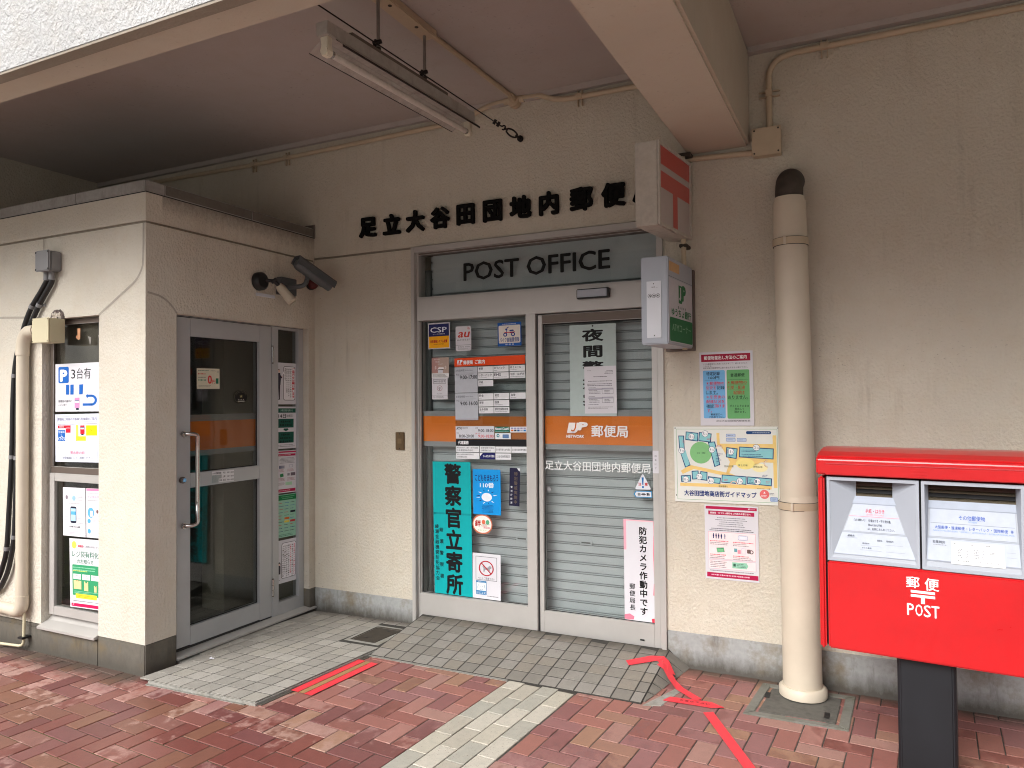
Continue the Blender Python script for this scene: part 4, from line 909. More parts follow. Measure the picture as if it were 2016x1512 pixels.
blk([(328, 146), (396, 140), (440, 360), (384, 382)]); blk([(500, 192), (604, 204), (592, 302), (494, 288)]); blk([(620, 186), (928, 200), (924, 300), (614, 286)])
blk([(60, 470), (156, 462), (160, 525), (64, 532)]); blk([(166, 424), (232, 418), (236, 500), (170, 506)]); blk([(250, 424), (318, 430), (314, 514), (246, 506)]); blk([(322, 470), (444, 482), (436, 540), (320, 530)]); blk([(452, 450), (680, 462), (676, 540), (446, 526)]); blk([(686, 462), (906, 474), (902, 546), (682, 532)])
for n_, x, y in (("8", 172, 96), ("5", 304, 68), ("9", 74, 230), ("4", 364, 218), ("11", 540, 234), ("2", 774, 194), ("10", 108, 506), ("7", 240, 476), ("6", 350, 512), ("3", 616, 508), ("1", 776, 506)):
    p.disc(x, y, 31, nv, 4); p.disc(x, y, 28, (238, 240, 240), 5); w_ = 9*len(n_); p.text(n_, x-14-w_/2, y-14, x-10+w_/2, y+12, (40, 60, 100), 0, 6); p.text("号棟", x+4+w_/2-4, y-2, x+22, y+10, (40, 60, 100), 0, 6)
p.rrect(684, 42, 908, 70, 12, nv); p.text("大谷田団地商店街", 740, 50, 896, 62, (210, 220, 235), 0); 
for (x0, y0) in ((500, 68), (500, 108), (600, 108)): p.rrect(x0, y0, x0+86, y0+32, 6, (90, 120, 180), 1); p.rrect(x0+3, y0+3, x0+83, y0+29, 5, (188, 204, 228), 2); p.greek(x0+14, y0+11, x0+72, y0+21, 1, (60, 70, 110), 3)
for (x, y, t_) in ((478, 362, "団地広場"), (740, 362, "団地広場"), (606, 350, "屋上広場"), (420, 552, "親水堀通り")): p.text(t_, x, y, x+84, y+19, (80, 90, 70), .005, 4)
for x, y in ((80, 132), (320, 104), (414, 168), (470, 490), (850, 500)): p.greek(x, y, x+44, y+22, 2, (210, 90, 100), 5)
for x0, y0, x1, y1 in ((640, 212, 900, 236), (640, 250, 900, 282), (400, 250, 470, 350), (700, 480, 750, 525), (820, 440, 880, 466), (520, 264, 570, 290)): p.greek(x0, y0, x1, y1, max(2, int((y1-y0)/14)), (60, 90, 130), 5, var=.6)
for x, y, a0, a1 in ((432, 206, 180, 360), (560, 540, 180, 360), (870, 340, 90, 270)): p.ring(x, y, 34, 10, (200, 150, 110), 4, a0, a1, n=10); p.ring(x, y, 30, 4, (244, 236, 220), 5, a0, a1, n=10)
p.text("大谷田団地商店街ガイドマップ", 92, 608, 764, 660, (26, 52, 120), .03, 3); p.disc(836, 622, 42, (226, 110, 110), 3); p.poly([(836, 596), (846, 614), (826, 614)], WHT, 4); p.greek(808, 626, 864, 650, 2, WHT, 4); p.text("→", 858, 564, 890, 580, (70, 80, 80), 0, 3); p.greek(770, 566, 850, 578, 1, (70, 80, 80), 3); p.greek(880, 606, 940, 630, 2, (80, 80, 100), 3)
p.rrect(886, 646, 952, 686, 8, (90, 120, 180), 2); p.rrect(889, 649, 949, 683, 7, (170, 190, 220), 3); p.greek(898, 656, 940, 676, 2, (50, 60, 110), 4); p.done(o)

o, p = sheet("poster", "white customer request flyer with crimson bars taped to the wall below the guide map", "poster", (2.121, .734), .291, .417, 890, 1260, 'y', -.0035, .3)
cm = (176, 20, 74); pc = (244, 226, 228)
p.rect(20, 24, 870, 72, cm); p.rect(64, 102, 828, 168, cm); p.text("郵便局・ゆうちょ銀行をご利用のお客さまへ", 96, 118, 774, 150, WHT, .02); p.text("JP", 726, 36, 760, 56, WHT, .05, 2, .2); p.greek(766, 40, 850, 54, 1, (230, 190, 205))
p.greek(150, 198, 740, 370, 5, (110, 112, 120), align='c', fill=.42); p.greek(80, 384, 810, 444, 2, (40, 42, 60), align='c', var=.15)
p.rect(58, 456, 842, 912, (222, 150, 170)); p.rect(62, 460, 838, 908, pc, 2); p.rect(58, 930, 842, 1082, (222, 150, 170)); p.rect(62, 934, 838, 1078, pc, 2)
for i in range(5):
    c_ = (26, 40, 96) if i < 4 else (140, 140, 160); x = 146+i*44+(14 if i == 4 else 0); p.disc(x, 492, 9, c_, 3); p.rect(x-12, 502, x+12, 536, c_, 3); p.rect(x-8, 536, x+8, 568, c_, 3)
p.rrect(556, 492, 716, 576, 24, (150, 156, 190), 3); p.rrect(562, 498, 710, 570, 20, (236, 236, 244), 4); p.frame(584, 502, 690, 566, 4, (150, 156, 190), 5)
p.poly([(192, 726), (314, 714), (330, 790), (208, 806)], (70, 150, 100), 3); p.rect(206, 738, 312, 790, (120, 190, 140), 4); p.rect(488, 716, 540, 776, (100, 160, 170), 3); p.rect(546, 738, 596, 800, (232, 150, 165), 3); p.frame(610, 708, 682, 800, 4, (160, 160, 200), 3); p.rrect(700, 720, 760, 786, 14, (110, 84, 80), 3); p.ring(772, 760, 34, 14, (90, 80, 82), 4)
for (x0, y0) in ((86, 596), (470, 600), (86, 826), (470, 830)): p.greek(x0, y0, x0+340, y0+30, 1, (214, 80, 96), 3, fill=.6); p.greek(x0, y0+30, x0+330, y0+84, 2, (120, 112, 118), 3)
p.greek(84, 946, 430, 1064, 4, (90, 84, 92), 3, fill=.45); p.poly([(452, 950), (690, 950), (716, 1000), (690, 1052), (452, 1052)], (150, 206, 180), 3); p.rect(470, 972, 510, 1020, (40, 90, 70), 4); p.greek(526, 966, 690, 1036, 3, (40, 90, 70), 4)
p.greek(80, 1098, 830, 1128, 1, (110, 100, 104), var=.05); p.rect(26, 1148, 876, 1226, cm); p.greek(100, 1164, 740, 1206, 1, (236, 190, 205), 2, fill=.6, var=.05); p.done(o)
ip = thing("wall_plate", "small bronze switch plate on the cream wall left of the automatic door", "plate", (-.102, 0, 1.262))
m = MB(); m.box(-.138, -.066, -.012, .0, 1.200, 1.324, plain("bronze plate", S((120, 100, 74)), .4, .6, .08, 20)); m.build("plate", ip, bevel=.003)
m = MB()
for z in (1.212, 1.312): m.tube([(-.102, -.012, z), (-.102, -.014, z)], .004, M_IRON, 8)
m.box(-.118, -.086, -.0135, -.0118, 1.245, 1.279, plain("cover flap", S((140, 118, 88)), .35, .6)); m.build("cover_screw", ip)

# ================================================================ PAPERS OF THE ANNEX DOOR
PX = FX-.0285
def A_(name, label, cat, c, W, H, uw, uh, ang=0, **k): return sheet(name, label, cat, c, W, H, uw, uh, 'x', PX, ang, **k)
o, p = A_("sticker", "cream loan advert card with a large red zero on the annex door glass", "sticker", (-.903, 1.692), .178, .129, 190, 172, .5, mat=ink((214, 208, 186)))
p.greek(10, 10, 100, 26, 1, (90, 130, 110)); p.greek(112, 12, 160, 24, 2, (100, 100, 90)); p.rect(166, 18, 184, 36, (190, 186, 170)); p.greek(10, 38, 92, 54, 1, (200, 90, 80), fill=.8); p.greek(10, 66, 80, 84, 1, (110, 120, 110)); p.greek(10, 90, 80, 106, 1, (60, 140, 110), fill=.8)
p.text("0", 90, 60, 122, 128, (214, 70, 66), .03); p.text("円", 126, 96, 152, 128, (214, 70, 66), .02); p.rect(158, 82, 180, 128, (20, 110, 84)); p.greek(14, 140, 140, 160, 2, (130, 126, 112)); p.done(o)
o, p = A_("sticker", "round black emblem sticker with gold star on the annex door glass", "sticker", (-.634, 1.576), .122, .087, 100, 100, 0, mat=ink((20, 19, 18)), rr=.043)
p.ring(50, 50, 49, 2.5, (110, 104, 88), 2); st = []
for i in range(10): r_ = 13 if i % 2 == 0 else 5.5; st.append((50+r_*math.sin(math.pi*i/5), 46-r_*math.cos(math.pi*i/5)))
for i in range(5): p.poly([(50, 46), st[2*i-1], st[2*i], st[2*i+1]], (170, 160, 110), 2)
for i in range(9): a_ = R(-160+i*17.5); p.rect(50+36*math.cos(a_)-3, 46+34*math.sin(a_)-3, 50+36*math.cos(a_)+3, 46+34*math.sin(a_)+3, (90, 88, 78), 2)
for x in (34, 50, 66): p.disc(x, 70, 3.2, (200, 198, 186))
p.rect(26, 80, 74, 86, (200, 198, 186)); p.done(o)
o, p = sheet("sticker", "white cash machine hours label stuck on the middle rail of the annex door", "sticker", (-.808, 1.066), .180, .072, 230, 90, 'x', FX-.0022, -1.5, mat=M_GLASS, th=.0003)
p.rect(0, 0, 228, 30, (226, 226, 228)); p.rect(98, 30, 228, 60, (226, 226, 228)); p.rect(68, 60, 228, 90, (226, 226, 228))
p.text("ATM営業時間　平日　8:00～20:00", 4, 8, 224, 24, (90, 90, 94), .02); p.text("土曜　9:00～18:00", 108, 38, 224, 54, (90, 90, 94), .02); p.text("日曜・祝日　9:00～18:00", 74, 67, 224, 83, (90, 90, 94), .02); p.done(o)
SG = ("papers in the narrow side pane")
o, p = A_("poster", "white poster of a suited woman and speech bubble, topmost in side pane", "poster", (-.210, 1.670), .191, .297, 155, 345, -.5)
p.rrect(52, 28, 148, 312, 16, (70, 66, 70)); p.rrect(55, 32, 145, 308, 14, (238, 236, 240), 2); p.poly([(55, 70), (55, 92), (36, 104)], (238, 236, 240), 3)
p.vtext("ご協力をお願い致します", 132, 40, 296, 22, (206, 40, 60), .03, 3); 
for i, x in enumerate((112, 96, 80, 66)): p.vtext("感染防止のためマスクの着用と手の消毒"[:(16, 15, 13, 8)[i]], x, 44, (290, 280, 250, 150)[i], 12, (50, 46, 50), .02, 3)
p.disc(16, 72, 9, (226, 190, 170), 2, 11); p.disc(14, 67, 11, (86, 56, 50), 1, 12); p.poly([(4, 86), (26, 86), (32, 130), (28, 186), (6, 186)], (52, 48, 64), 2); p.poly([(26, 100), (42, 122), (38, 132), (24, 122)], (52, 48, 64), 3); p.poly([(8, 186), (26, 186), (24, 300), (16, 300), (15, 210), (12, 300), (6, 300)], (46, 42, 54), 2); p.disc(40, 116, 4, (226, 190, 170), 3); p.rect(4, 300, 26, 306, (24, 22, 26), 2); p.done(o)
o, p = A_("poster", "white date poster with dark green boxes, second from top in the side pane", "poster", (-.207, 1.355), .194, .300, 160, 342, -1)
dg_ = (16, 84, 70)
p.rect(4, 14, 152, 50, dg_); p.text("お得な日程のお知らせ", 26, 22, 126, 40, (190, 220, 210), .01); p.text("14日", 10, 60, 70, 92, (40, 40, 46), .02); p.text("（金曜日）", 74, 64, 130, 86, (60, 60, 66), .01); p.rect(6, 100, 136, 172, dg_); p.rect(54, 178, 90, 188, dg_); p.poly([(44, 188), (100, 188), (72, 200)], dg_); p.rect(6, 206, 138, 296, dg_)
for (y0, n_) in ((108, 2), (214, 3)): p.greek(18, y0, 124, y0+28*n_, n_, (8, 46, 40), 2, fill=.7, align='c')
p.greek(6, 306, 150, 330, 2, (120, 120, 126)); p.done(o)
o, p = A_("poster", "white flyer with crimson bars in the middle of the narrow side pane", "poster", (-.206, 1.040), .187, .302, 155, 350, -1.6)
p.rect(4, 6, 150, 18, cm); p.rect(2, 28, 146, 46, cm); p.greek(8, 32, 140, 42, 1, (240, 210, 220)); p.greek(10, 58, 146, 108, 5, (110, 110, 120), align='c')
for i in range(5): p.rect(12+i*9, 124, 18+i*9, 148, (40, 50, 100))
p.frame(94, 120, 124, 142, 2, (140, 140, 170)); p.greek(6, 152, 66, 176, 3, (170, 110, 120)); p.greek(78, 152, 146, 176, 3, (170, 110, 120)); p.poly([(18, 194), (46, 188), (50, 214), (22, 220)], (40, 130, 80)); p.rect(80, 190, 100, 210, (140, 140, 150)); p.rect(108, 186, 146, 212, (110, 100, 110)); p.greek(6, 224, 66, 252, 3, (170, 110, 120)); p.greek(78, 224, 146, 252, 3, (170, 110, 120))
p.greek(6, 262, 60, 286, 3, (120, 110, 116)); p.rect(66, 262, 120, 288, (170, 214, 180)); p.rect(4, 318, 150, 342, cm); p.greek(14, 324, 120, 336, 1, (230, 190, 205)); p.done(o)
o, p = A_("poster", "pale green payment brands flyer, second from the bottom in the narrow side pane", "poster", (-.207, .726), .185, .304, 140, 300, -1.6, mat=ink((152, 200, 178)))
p.rect(0, 4, 140, 40, (18, 124, 70)); p.greek(20, 10, 124, 34, 2, (120, 190, 150), align='c')
for r_ in range(10):
    for c_ in range(3): 
        x, y = 6+c_*44, 52+r_*22; cc = random.choice(((40, 60, 120), (190, 50, 50), (60, 130, 90), (50, 50, 54), (40, 110, 170)))
        if (r_, c_) in ((3, 2), (5, 1), (6, 1), (6, 2)): p.rect(x, y, x+38, y+14, {(3, 2): (20, 40, 50), (5, 1): (210, 110, 40), (6, 1): (226, 210, 80), (6, 2): (200, 60, 60)}[(r_, c_)])
        else: p.greek(x, y+2, x+38, y+12, 1, cc, var=.5)
p.greek(10, 276, 130, 294, 2, (60, 120, 90)); p.done(o)
o, p = A_("poster", "white vertical text notice with rounded speech frame, lowest in the narrow side pane", "poster", (-.206, .404), .192, .303, 145, 320, -1.5)
p.rrect(28, 22, 138, 288, 16, (60, 58, 62)); p.rrect(31, 25, 135, 285, 14, (238, 236, 242), 2)
for i, x in enumerate((124, 110, 96, 82, 68, 54, 40)):
    s_ = "営業の都合により誠に勝手ながら休業日はご利用の皆様へ"; p.vtext(s_[i:i+15], x, 40, 40+(236, 250, 220, 236, 240, 220, 236)[i], 12, (206, 60, 80) if i in (0, 2) else (50, 46, 52), .02, 3)
p.disc(12, 176, 10, (60, 56, 66), 1, 16); p.rect(4, 190, 22, 250, (60, 56, 66)); p.disc(13, 178, 6, (226, 200, 186), 2, 8); p.greek(6, 290, 24, 300, 1, (60, 60, 66)); p.done(o)

# ================================================================ PAPERS OF THE ANNEX WINDOW
PW = WY+.0115
def W_s(name, label, c, W, H, uw, uh, ang=0, cat="poster", **k): return sheet(name, label, cat, c, W, H, uw, uh, 'y', PW, ang, th=.001, **k)
o, p = W_s("poster", "white parking notice with blue square letter and turning arrow in the upper annex window", (-1.5485, 1.641), .424, .297, 550, 600, .3)
pb = (20, 98, 186)
p.rrect(40, 38, 172, 242, 18, pb); p.text("P", 68, 82, 146, 214, WHT, .05); p.text("3", 204, 76, 254, 190, (40, 40, 44), .0); p.text("台有", 274, 62, 446, 196, (40, 40, 44), .005)
for x in (136, 192): p.rect(x, 264, x+42, 388, pb)
p.rect(238, 264, 298, 388, (222, 218, 218)); p.poly([(304, 266), (352, 264), (346, 388), (302, 388)], pb)
p.text("郵便局の裏手に", 42, 452, 212, 486, (70, 70, 76), .01); p.text("ございます", 42, 498, 148, 528, (70, 70, 76), .01)
p.rect(246, 428, 306, 556, (236, 140, 186)); p.rect(252, 456, 300, 492, (226, 228, 240), 2); p.rect(252, 456, 300, 468, (120, 120, 150), 3); p.rect(264, 556, 298, 580, (30, 34, 60))
p.rect(346, 500, 460, 530, pb); p.ring(452, 462, 68, 28, pb, 1, -90, 90, ry=68, n=14); p.rect(400, 394, 456, 422, pb); p.poly([(384, 408), (406, 384), (408, 440)], pb, 2); p.done(o)
o, p = W_s("poster", "white bicycle parking notice with red and yellow plan in the upper annex window", (-1.5475, 1.330), .424, .295, 550, 595, 1.0, mat=ink((222, 226, 240)))
p.frame(28, 26, 522, 98, 3, (150, 150, 180)); p.text("郵便局ご利用のお客様へ駐輪場のご案内", 34, 44, 516, 80, (110, 106, 140), .0); p.line(36, 124, 195, 124, 5, (100, 60, 70)); p.line(262, 124, 520, 124, 5, (100, 60, 70)); p.frame(196, 104, 262, 146, 2, (170, 170, 190)); p.text("出入口", 208, 116, 252, 134, (120, 120, 140), 0)
p.rect(34, 140, 136, 176, (190, 24, 48)); p.text("掲示板", 54, 148, 112, 168, WHT, .0); p.rect(136, 140, 196, 232, (200, 20, 48)); p.text("ATM", 142, 166, 190, 186, (236, 180, 190), .02)
p.rect(36, 198, 128, 336, pb); p.text("駐輪場", 44, 208, 120, 238, (226, 232, 244), .01); p.ring(60, 306, 20, 5, (226, 232, 244), 2); p.ring(106, 306, 20, 5, (226, 232, 244), 2); p.line(62, 306, 88, 270, 5, (226, 232, 244), 2); p.line(88, 272, 106, 306, 5, (226, 232, 244), 2); p.line(70, 282, 92, 280, 5, (226, 232, 244), 2); p.line(72, 256, 88, 262, 5, (226, 232, 244), 2)
p.rect(264, 136, 294, 330, (246, 214, 90)); p.rect(264, 276, 386, 332, (250, 216, 50), 2); p.line(266, 330, 384, 278, 2, (150, 120, 20), 3); p.line(294, 278, 340, 304, 2, (150, 120, 20), 3); p.rect(318, 142, 370, 246, (210, 24, 44), 2); p.rect(322, 164, 366, 190, (226, 226, 236), 3); p.rect(322, 160, 366, 172, (110, 100, 130), 4); p.rect(330, 246, 358, 262, (30, 30, 50), 2)
p.rect(388, 142, 522, 268, (238, 220, 10)); p.line(390, 144, 520, 266, 2, (150, 130, 20), 2); p.line(390, 266, 520, 144, 2, (150, 130, 20), 2)
p.frame(36, 412, 526, 574, 3, (150, 156, 190)); p.text("掲示板の前", 190, 458, 370, 500, (200, 70, 110), .005); p.text("を駐輪場としてご利用ください", 92, 526, 466, 560, (90, 90, 110), .005); p.done(o)
o, p = W_s("poster", "white smartphone payment flyer in the lower annex window, left of the pink topped flyer", (-1.573, .876), .216, .298, 170, 360, .8)
p.greek(16, 20, 150, 30, 1, (200, 200, 206)); p.disc(30, 74, 9, (130, 120, 130), 1, 16); p.disc(84, 78, 13, (150, 190, 210), 1, 20); p.greek(112, 54, 158, 96, 4, (180, 180, 186)); p.greek(14, 112, 158, 122, 1, (170, 170, 176))
p.rrect(58, 140, 102, 262, 9, (28, 34, 56)); p.rect(62, 154, 98, 246, (176, 214, 236), 2); p.rect(62, 176, 98, 200, (90, 170, 222), 3); p.text("iOS版 Android版", 52, 282, 130, 294, (60, 60, 66), .02)
for y in (150, 200, 236): p.greek(14, y, 52, y+22, 2, (190, 190, 196)); p.greek(110, y+20, 158, y+40, 2, (190, 190, 196))
p.greek(12, 318, 160, 346, 3, (200, 200, 206)); p.done(o)
o, p = W_s("poster", "white app flyer with pink header and blue discs, cut off by the annex pillar", (-1.352, .880), .212, .297, 170, 366, 1.2)
p.rect(4, 2, 166, 18, (238, 130, 170)); p.text("デジタルサービス", 12, 54, 150, 70, (236, 120, 160), .01); p.greek(12, 32, 150, 42, 1, (170, 170, 176)); p.greek(12, 84, 150, 94, 1, (150, 150, 156))
p.disc(36, 180, 24, (90, 170, 222), 1, 38); p.rect(30, 166, 50, 208, (236, 238, 244), 2); p.disc(84, 170, 8, (120, 90, 90), 1, 14); p.rect(76, 184, 94, 214, (236, 214, 210))
for y in (242, 318): p.disc(22, y, 12, (90, 170, 222), 1, 18); p.greek(40, y-12, 150, y+16, 3, (190, 190, 196))
p.greek(10, 344, 150, 358, 1, (200, 200, 206)); p.done(o)
o, p = W_s("poster", "white carrier bag charge poster with green panel at the foot of the annex window", (-1.466, .508), .292, .418, 235, 520, 1.6)
gg = (52, 152, 104)
p.disc(36, 48, 18, (244, 226, 90), 1, 28); p.text("郵便局", 68, 46, 104, 64, (216, 60, 90), .02); p.text("をご利用のお客さまへ", 106, 48, 222, 64, (110, 110, 116), 0)
p.text("レジ袋有料化", 22, 92, 222, 140, (28, 120, 84), .01); p.text("のお知らせ", 58, 152, 182, 186, (28, 120, 84), .005); p.rrect(20, 196, 228, 428, 8, gg)
p.greek(26, 208, 214, 244, 2, (150, 214, 180), 2, var=.15); p.greek(26, 236, 180, 250, 1, (226, 226, 120), 2)
for x in (28, 96, 162): p.rect(x, 266, x+58, 306, (236, 240, 240), 2); p.greek(x+4, 272, x+54, 298, 2, (170, 180, 180), 3)
p.rect(30, 316, 88, 380, (236, 202, 150), 2); p.ring(58, 322, 10, 3, (150, 120, 80), 3, 180, 360, n=6); p.poly([(110, 318), (118, 318), (120, 330), (132, 330), (134, 318), (140, 318), (140, 388), (110, 388)], (236, 202, 150), 2); p.poly([(184, 342), (190, 342), (191, 352), (196, 352), (198, 342), (202, 342), (202, 390), (184, 390)], (236, 202, 150), 2)
p.greek(30, 392, 220, 412, 2, (150, 214, 180), 2); p.rrect(44, 414, 204, 448, 6, (240, 222, 60), 3); p.greek(60, 422, 190, 440, 2, (150, 140, 50), 4); p.greek(20, 462, 220, 476, 1, (150, 150, 156)); p.rect(10, 488, 232, 512, (196, 20, 84)); p.text("JP", 20, 494, 30, 504, WHT, .03, 2, .2); p.done(o)
jh = thing("letter_sticker", "peeling orange letter remnant stuck on the dark top of the upper annex window", "sticker", (-1.533, PW, 1.943))
m = MB(); IJ = ink((226, 170, 130)); m.prism([(-1.546, PW, 2.003), (-1.546, PW, 1.953)]+[(-1.5345+.0145*math.cos(R(a)), PW, 1.948+.0155*math.sin(R(a))) for a in range(200, 350, 15)]+[(-1.520, PW, 1.953), (-1.520, PW, 2.003)], (0, -.001, 0), IJ)
m.prism([(-1.550+.010*math.cos(R(a)), PW-.0002, 1.951+.010*math.sin(R(a))) for a in range(0, 360, 30)], (0, -.001, 0), IJ); m.build("letter", jh)
for (x, z, s_) in ((-1.43, 1.925, .026), (-1.335, 1.925, .03)):
    tp = MB(); tp.prism([(x-s_*.6, PW-.0004, z+s_), (x+s_*.5, PW-.0004, z+s_*.7), (x+s_*.4, PW-.0004, z-s_*.3), (x+s_*.1, PW-.0004, z-s_*1.2), (x-s_*.1, PW-.0004, z-s_*.3)], (0, .0008, 0), plain("old tape", S((150, 146, 140)), .6))
    one(tp, "tape_scrap", "torn scrap of grey tape on the upper annex window, "+("middle one" if x < -1.4 else "beside the pillar"), "tape", "tape scraps on the annex window")
# ================================================================ POST BOX
a8 = R(-5.5); KB = .965; MO = Vector((2.626, -.844, .0544)); MU = Vector((math.cos(a8), math.sin(a8), 0))*KB; MV = Vector((-MU.y, MU.x, 0)); MW = Vector((0, 0, KB))   # MV points to the wall
pb_ = thing("post_box", "red twin slot street post box on a black post beside the downpipe", "post box", MO+MU*.395+MV*.22)
def mbx(mb, u0, u1, v0, v1, z0, z1, m): mb.obox(MO, MU, MV, MW, u0, u1, v0, v1, z0, z1, m)
PWD, PD = .79, .44
m = MB(); mbx(m, .0, .026, .0, PD, .445, 1.198, M_RED); mbx(m, PWD-.026, PWD, .0, PD, .445, 1.198, M_RED); mbx(m, .026, PWD-.026, .10, PD, .45, 1.198, M_RED); m.build("body", pb_, bevel=.008, seg=3)
# door: lower red panel
m = MB(); mbx(m, .034, PWD-.034, .002, .10, .447, .828, M_RED); dro = m.build("door", pb_, bevel=.007, seg=3)
m = MB(); mbx(m, .027, PWD-.027, .03, .098, .455, .831, M_RUBBER); mbx(m, .027, .035, .03, .098, .831, 1.196, M_RUBBER); mbx(m, .3925, .3995, .03, .098, .831, 1.196, M_RUBBER); mbx(m, .7545, PWD-.027, .03, .098, .831, 1.196, M_RUBBER); m.build("seam", pb_)
# lid, gently domed from front to back, with a groove along its face
def lidprof(f): return [(f, 1.206), (f, 1.252), (f+.010, 1.258), (f+.010, 1.266), (f-.004, 1.272), (f+.006, 1.285), (f+.06, 1.303), (f+.16, 1.315), (f+.28, 1.315), (f+.38, 1.303), (PD+.006, 1.270), (PD+.006, 1.206)]
m = MB(); pr = [(0.0, 1.206), (0.0, 1.272), (.010, 1.286), (.07, 1.304), (.16, 1.316), (.28, 1.316), (.38, 1.304), (PD+.006, 1.272), (PD+.006, 1.206)]
m.prism([MO+MU*(-.006)+MV*(v-.004)+MW*z for v, z in pr], MU*(PWD+.012), M_RED); lid = m.build("lid", pb_, bevel=.007, seg=3)
m = MB(); mbx(m, .034, PWD-.034, -.016, -.003, 1.207, 1.252, M_RED); mbx(m, .034, PWD-.034, -.016, -.002, 1.252, 1.262, plain("pale red enamel", S((200, 60, 66)), .45, 0, .15, 30)); m.build("lid_strip", lid, bevel=.003)  # lighter red line along the top edge of the strip
def tm(pts, m_): mm = MB(); mm.prism(pts, MV*-.0025, m_); return mm
m = MB()
for (u0, u1, z0, z1) in ((.365, .425, 1.234, 1.240), (.365, .425, 1.222, 1.228), (.391, .399, 1.213, 1.222)): mbx(m, u0, u1, -.018, -.0155, z0, z1, M_RED)
m.build("embossed_post_mark", lid)
# grey faces: a frame with a funnel sloping in to the slot
M_FLAP = plain('steel slot flap', S((176, 164, 140)), .22, .85, .08, 18); M_FLAPD = plain('brown reflection flap', S((120, 96, 84)), .3, .6, .1, 18)
def P3(u, v, z): return MO+MU*u+MV*v+MW*z
def face(u0, u1, s0, s1, lb0, lb1, name, wide):
    m = MB(); z0, z1 = .832, 1.197; f = .012
    T = 1.183; SB = 1.112; dp = .075
    b0, b1 = lb0
    # rim
    for (a, b, c, d) in ((u0, u1, z1-.014, z1), (u0, u1, z0, z0+.014), (u0, u0+.012, z0+.014, z1-.014), (u1-.012, u1, z0+.014, z1-.014)): mbx(m, a, b, .002, .03, c, d, M_GREYPL)
    q = [P3(u0+.012, .006, z1-.014), P3(u1-.012, .006, z1-.014), P3(u1-.012, .006, z0+.014), P3(u0+.012, .006, z0+.014)]
    i = [P3(s0, dp, T-.008), P3(s1, dp, T-.008), P3(s1, dp*.85, SB), P3(s0, dp*.85, SB)]
    bb = [P3(lb1[0], .006, z0+.014), P3(lb1[1], .006, z0+.014)]
    m.add([q[0], q[1], i[1], i[0]], [(0, 1, 2, 3)], M_GREYPL)                      # top
    m.add([q[0], i[0], i[3], bb[0], q[3]], [(0, 1, 2), (0, 2, 3, 4)], M_GREYPL)    # left cheek
    m.add([q[1], i[1], i[2], bb[1], q[2]], [(0, 1, 2), (0, 2, 3, 4)], M_GREYPL)    # right cheek
    m.add([i[3], i[2], bb[1], bb[0]], [(0, 1, 2, 3)], M_GREYPL)                    # apron
    o = m.build(name, pb_)
    # slot: a mirror-steel flap in bands, tan and brown reflections painted in, dark mouth
    m = MB(); H = T-.008-SB
    for k, (t0, t1, mm) in enumerate(((0, .22, M_FLAP), (.235, .50, M_BLACK), (.50, .72, M_FLAP), (.72, 1, M_FLAPD))):
        a, b = SB+H*t0, SB+H*t1; d = dp*.86+.012*t0; m.add([P3(s0, d, a), P3(s1, d, a), P3(s1, d+.012, b), P3(s0, d+.012, b)], [(0, 1, 2, 3)], mm)
    m.add([P3(s0, dp+.015, SB-.01), P3(s1, dp+.015, SB-.01), P3(s1, dp+.015, T), P3(s0, dp+.015, T)], [(0, 1, 2, 3)], M_BLACK)
    m.build("mail_slot", o)
    # apron print
    A0, A1 = i[3].copy(), i[2].copy(); B0, B1 = bb
    N0 = (A1-A0).cross(B0-A0).normalized(); N0 = N0 if N0.dot(MV) < 0 else -N0
    def q2(s, t, L=1):   # s across 0..1, t down 0..1
        a = A0.lerp(B0, t); b = A1.lerp(B1, t); return a.lerp(b, s)+N0*(.0012+.0006*L)
    return o, q2
o1, qa = face(.036, .392, .146, .289, (.132, .299), (.055, .382), "letter_face", False)
o2, qb = face(.400, .754, .424, .728, (.424, .728), (.416, .740), "parcel_face", True)
class Skew:
    """print on a tapering apron"""
    def __init__(s, q): s.q = q; s.g = MB(); s.t = MB()
    def poly(s, pts, c, L=1): s.g.add([s.q(x, y, L) for x, y in pts], [list(range(len(pts)))], ink(c))
    def quad(s, x0, y0, x1, y1, c, L=1): s.poly([(x0, y0), (x1, y0), (x1, y1), (x0, y1)], c, L)
    def text(s, t, x0, y0, x1, y1, c, bold=.01, L=3):
        v, f = glyph(t); ax = min(a[0] for a in v); bx = max(a[0] for a in v); ay = min(a[1] for a in v); by = max(a[1] for a in v)
        s.t.add([s.q(x0+(a[0]-ax)/(bx-ax)*(x1-x0), y1-(a[1]-ay)/(by-ay)*(y1-y0), L) for a in v], f, ink(c))
    def greek(s, x0, y0, x1, y1, c, n=1, L=3):
        p = (y1-y0)/n
        for i in range(n):
            x = x0
            while x < x1:
                a = random.uniform(.006, .014); s.t.add([s.q(xx, yy, L) for xx, yy in ((x, y0+p*i), (min(x1, x+a), y0+p*i), (min(x1, x+a), y0+p*i+p*.55), (x, y0+p*i+p*.55))], [(0, 1, 2, 3)], ink(c)); x += a+.006
    def done(s, par): s.g.build("label_card", par); s.t.build("lettering", par)
LW = (186, 194, 208)
k = Skew(qa); k.quad(-.02, .0, 1.02, .115, (172, 181, 196), 2); k.quad(-.03, .115, 1.03, .13, (150, 158, 172), 1); k.quad(.02, .13, .98, .56, LW, 1); k.quad(-.0, .57, 1.0, .585, (170, 178, 190), 1); k.quad(.0, .59, 1.0, .93, LW, 1); k.quad(0, .932, 1, .94, (160, 168, 182), 2)
pinkc = (220, 50, 72); k.text("手紙・はがき", .32, .195, .72, .265, pinkc, .02); k.text("LETTERS・POSTCARDS", .35, .278, .70, .30, (238, 150, 160), 0); k.quad(.02, .318, .98, .325, (238, 150, 160), 2)
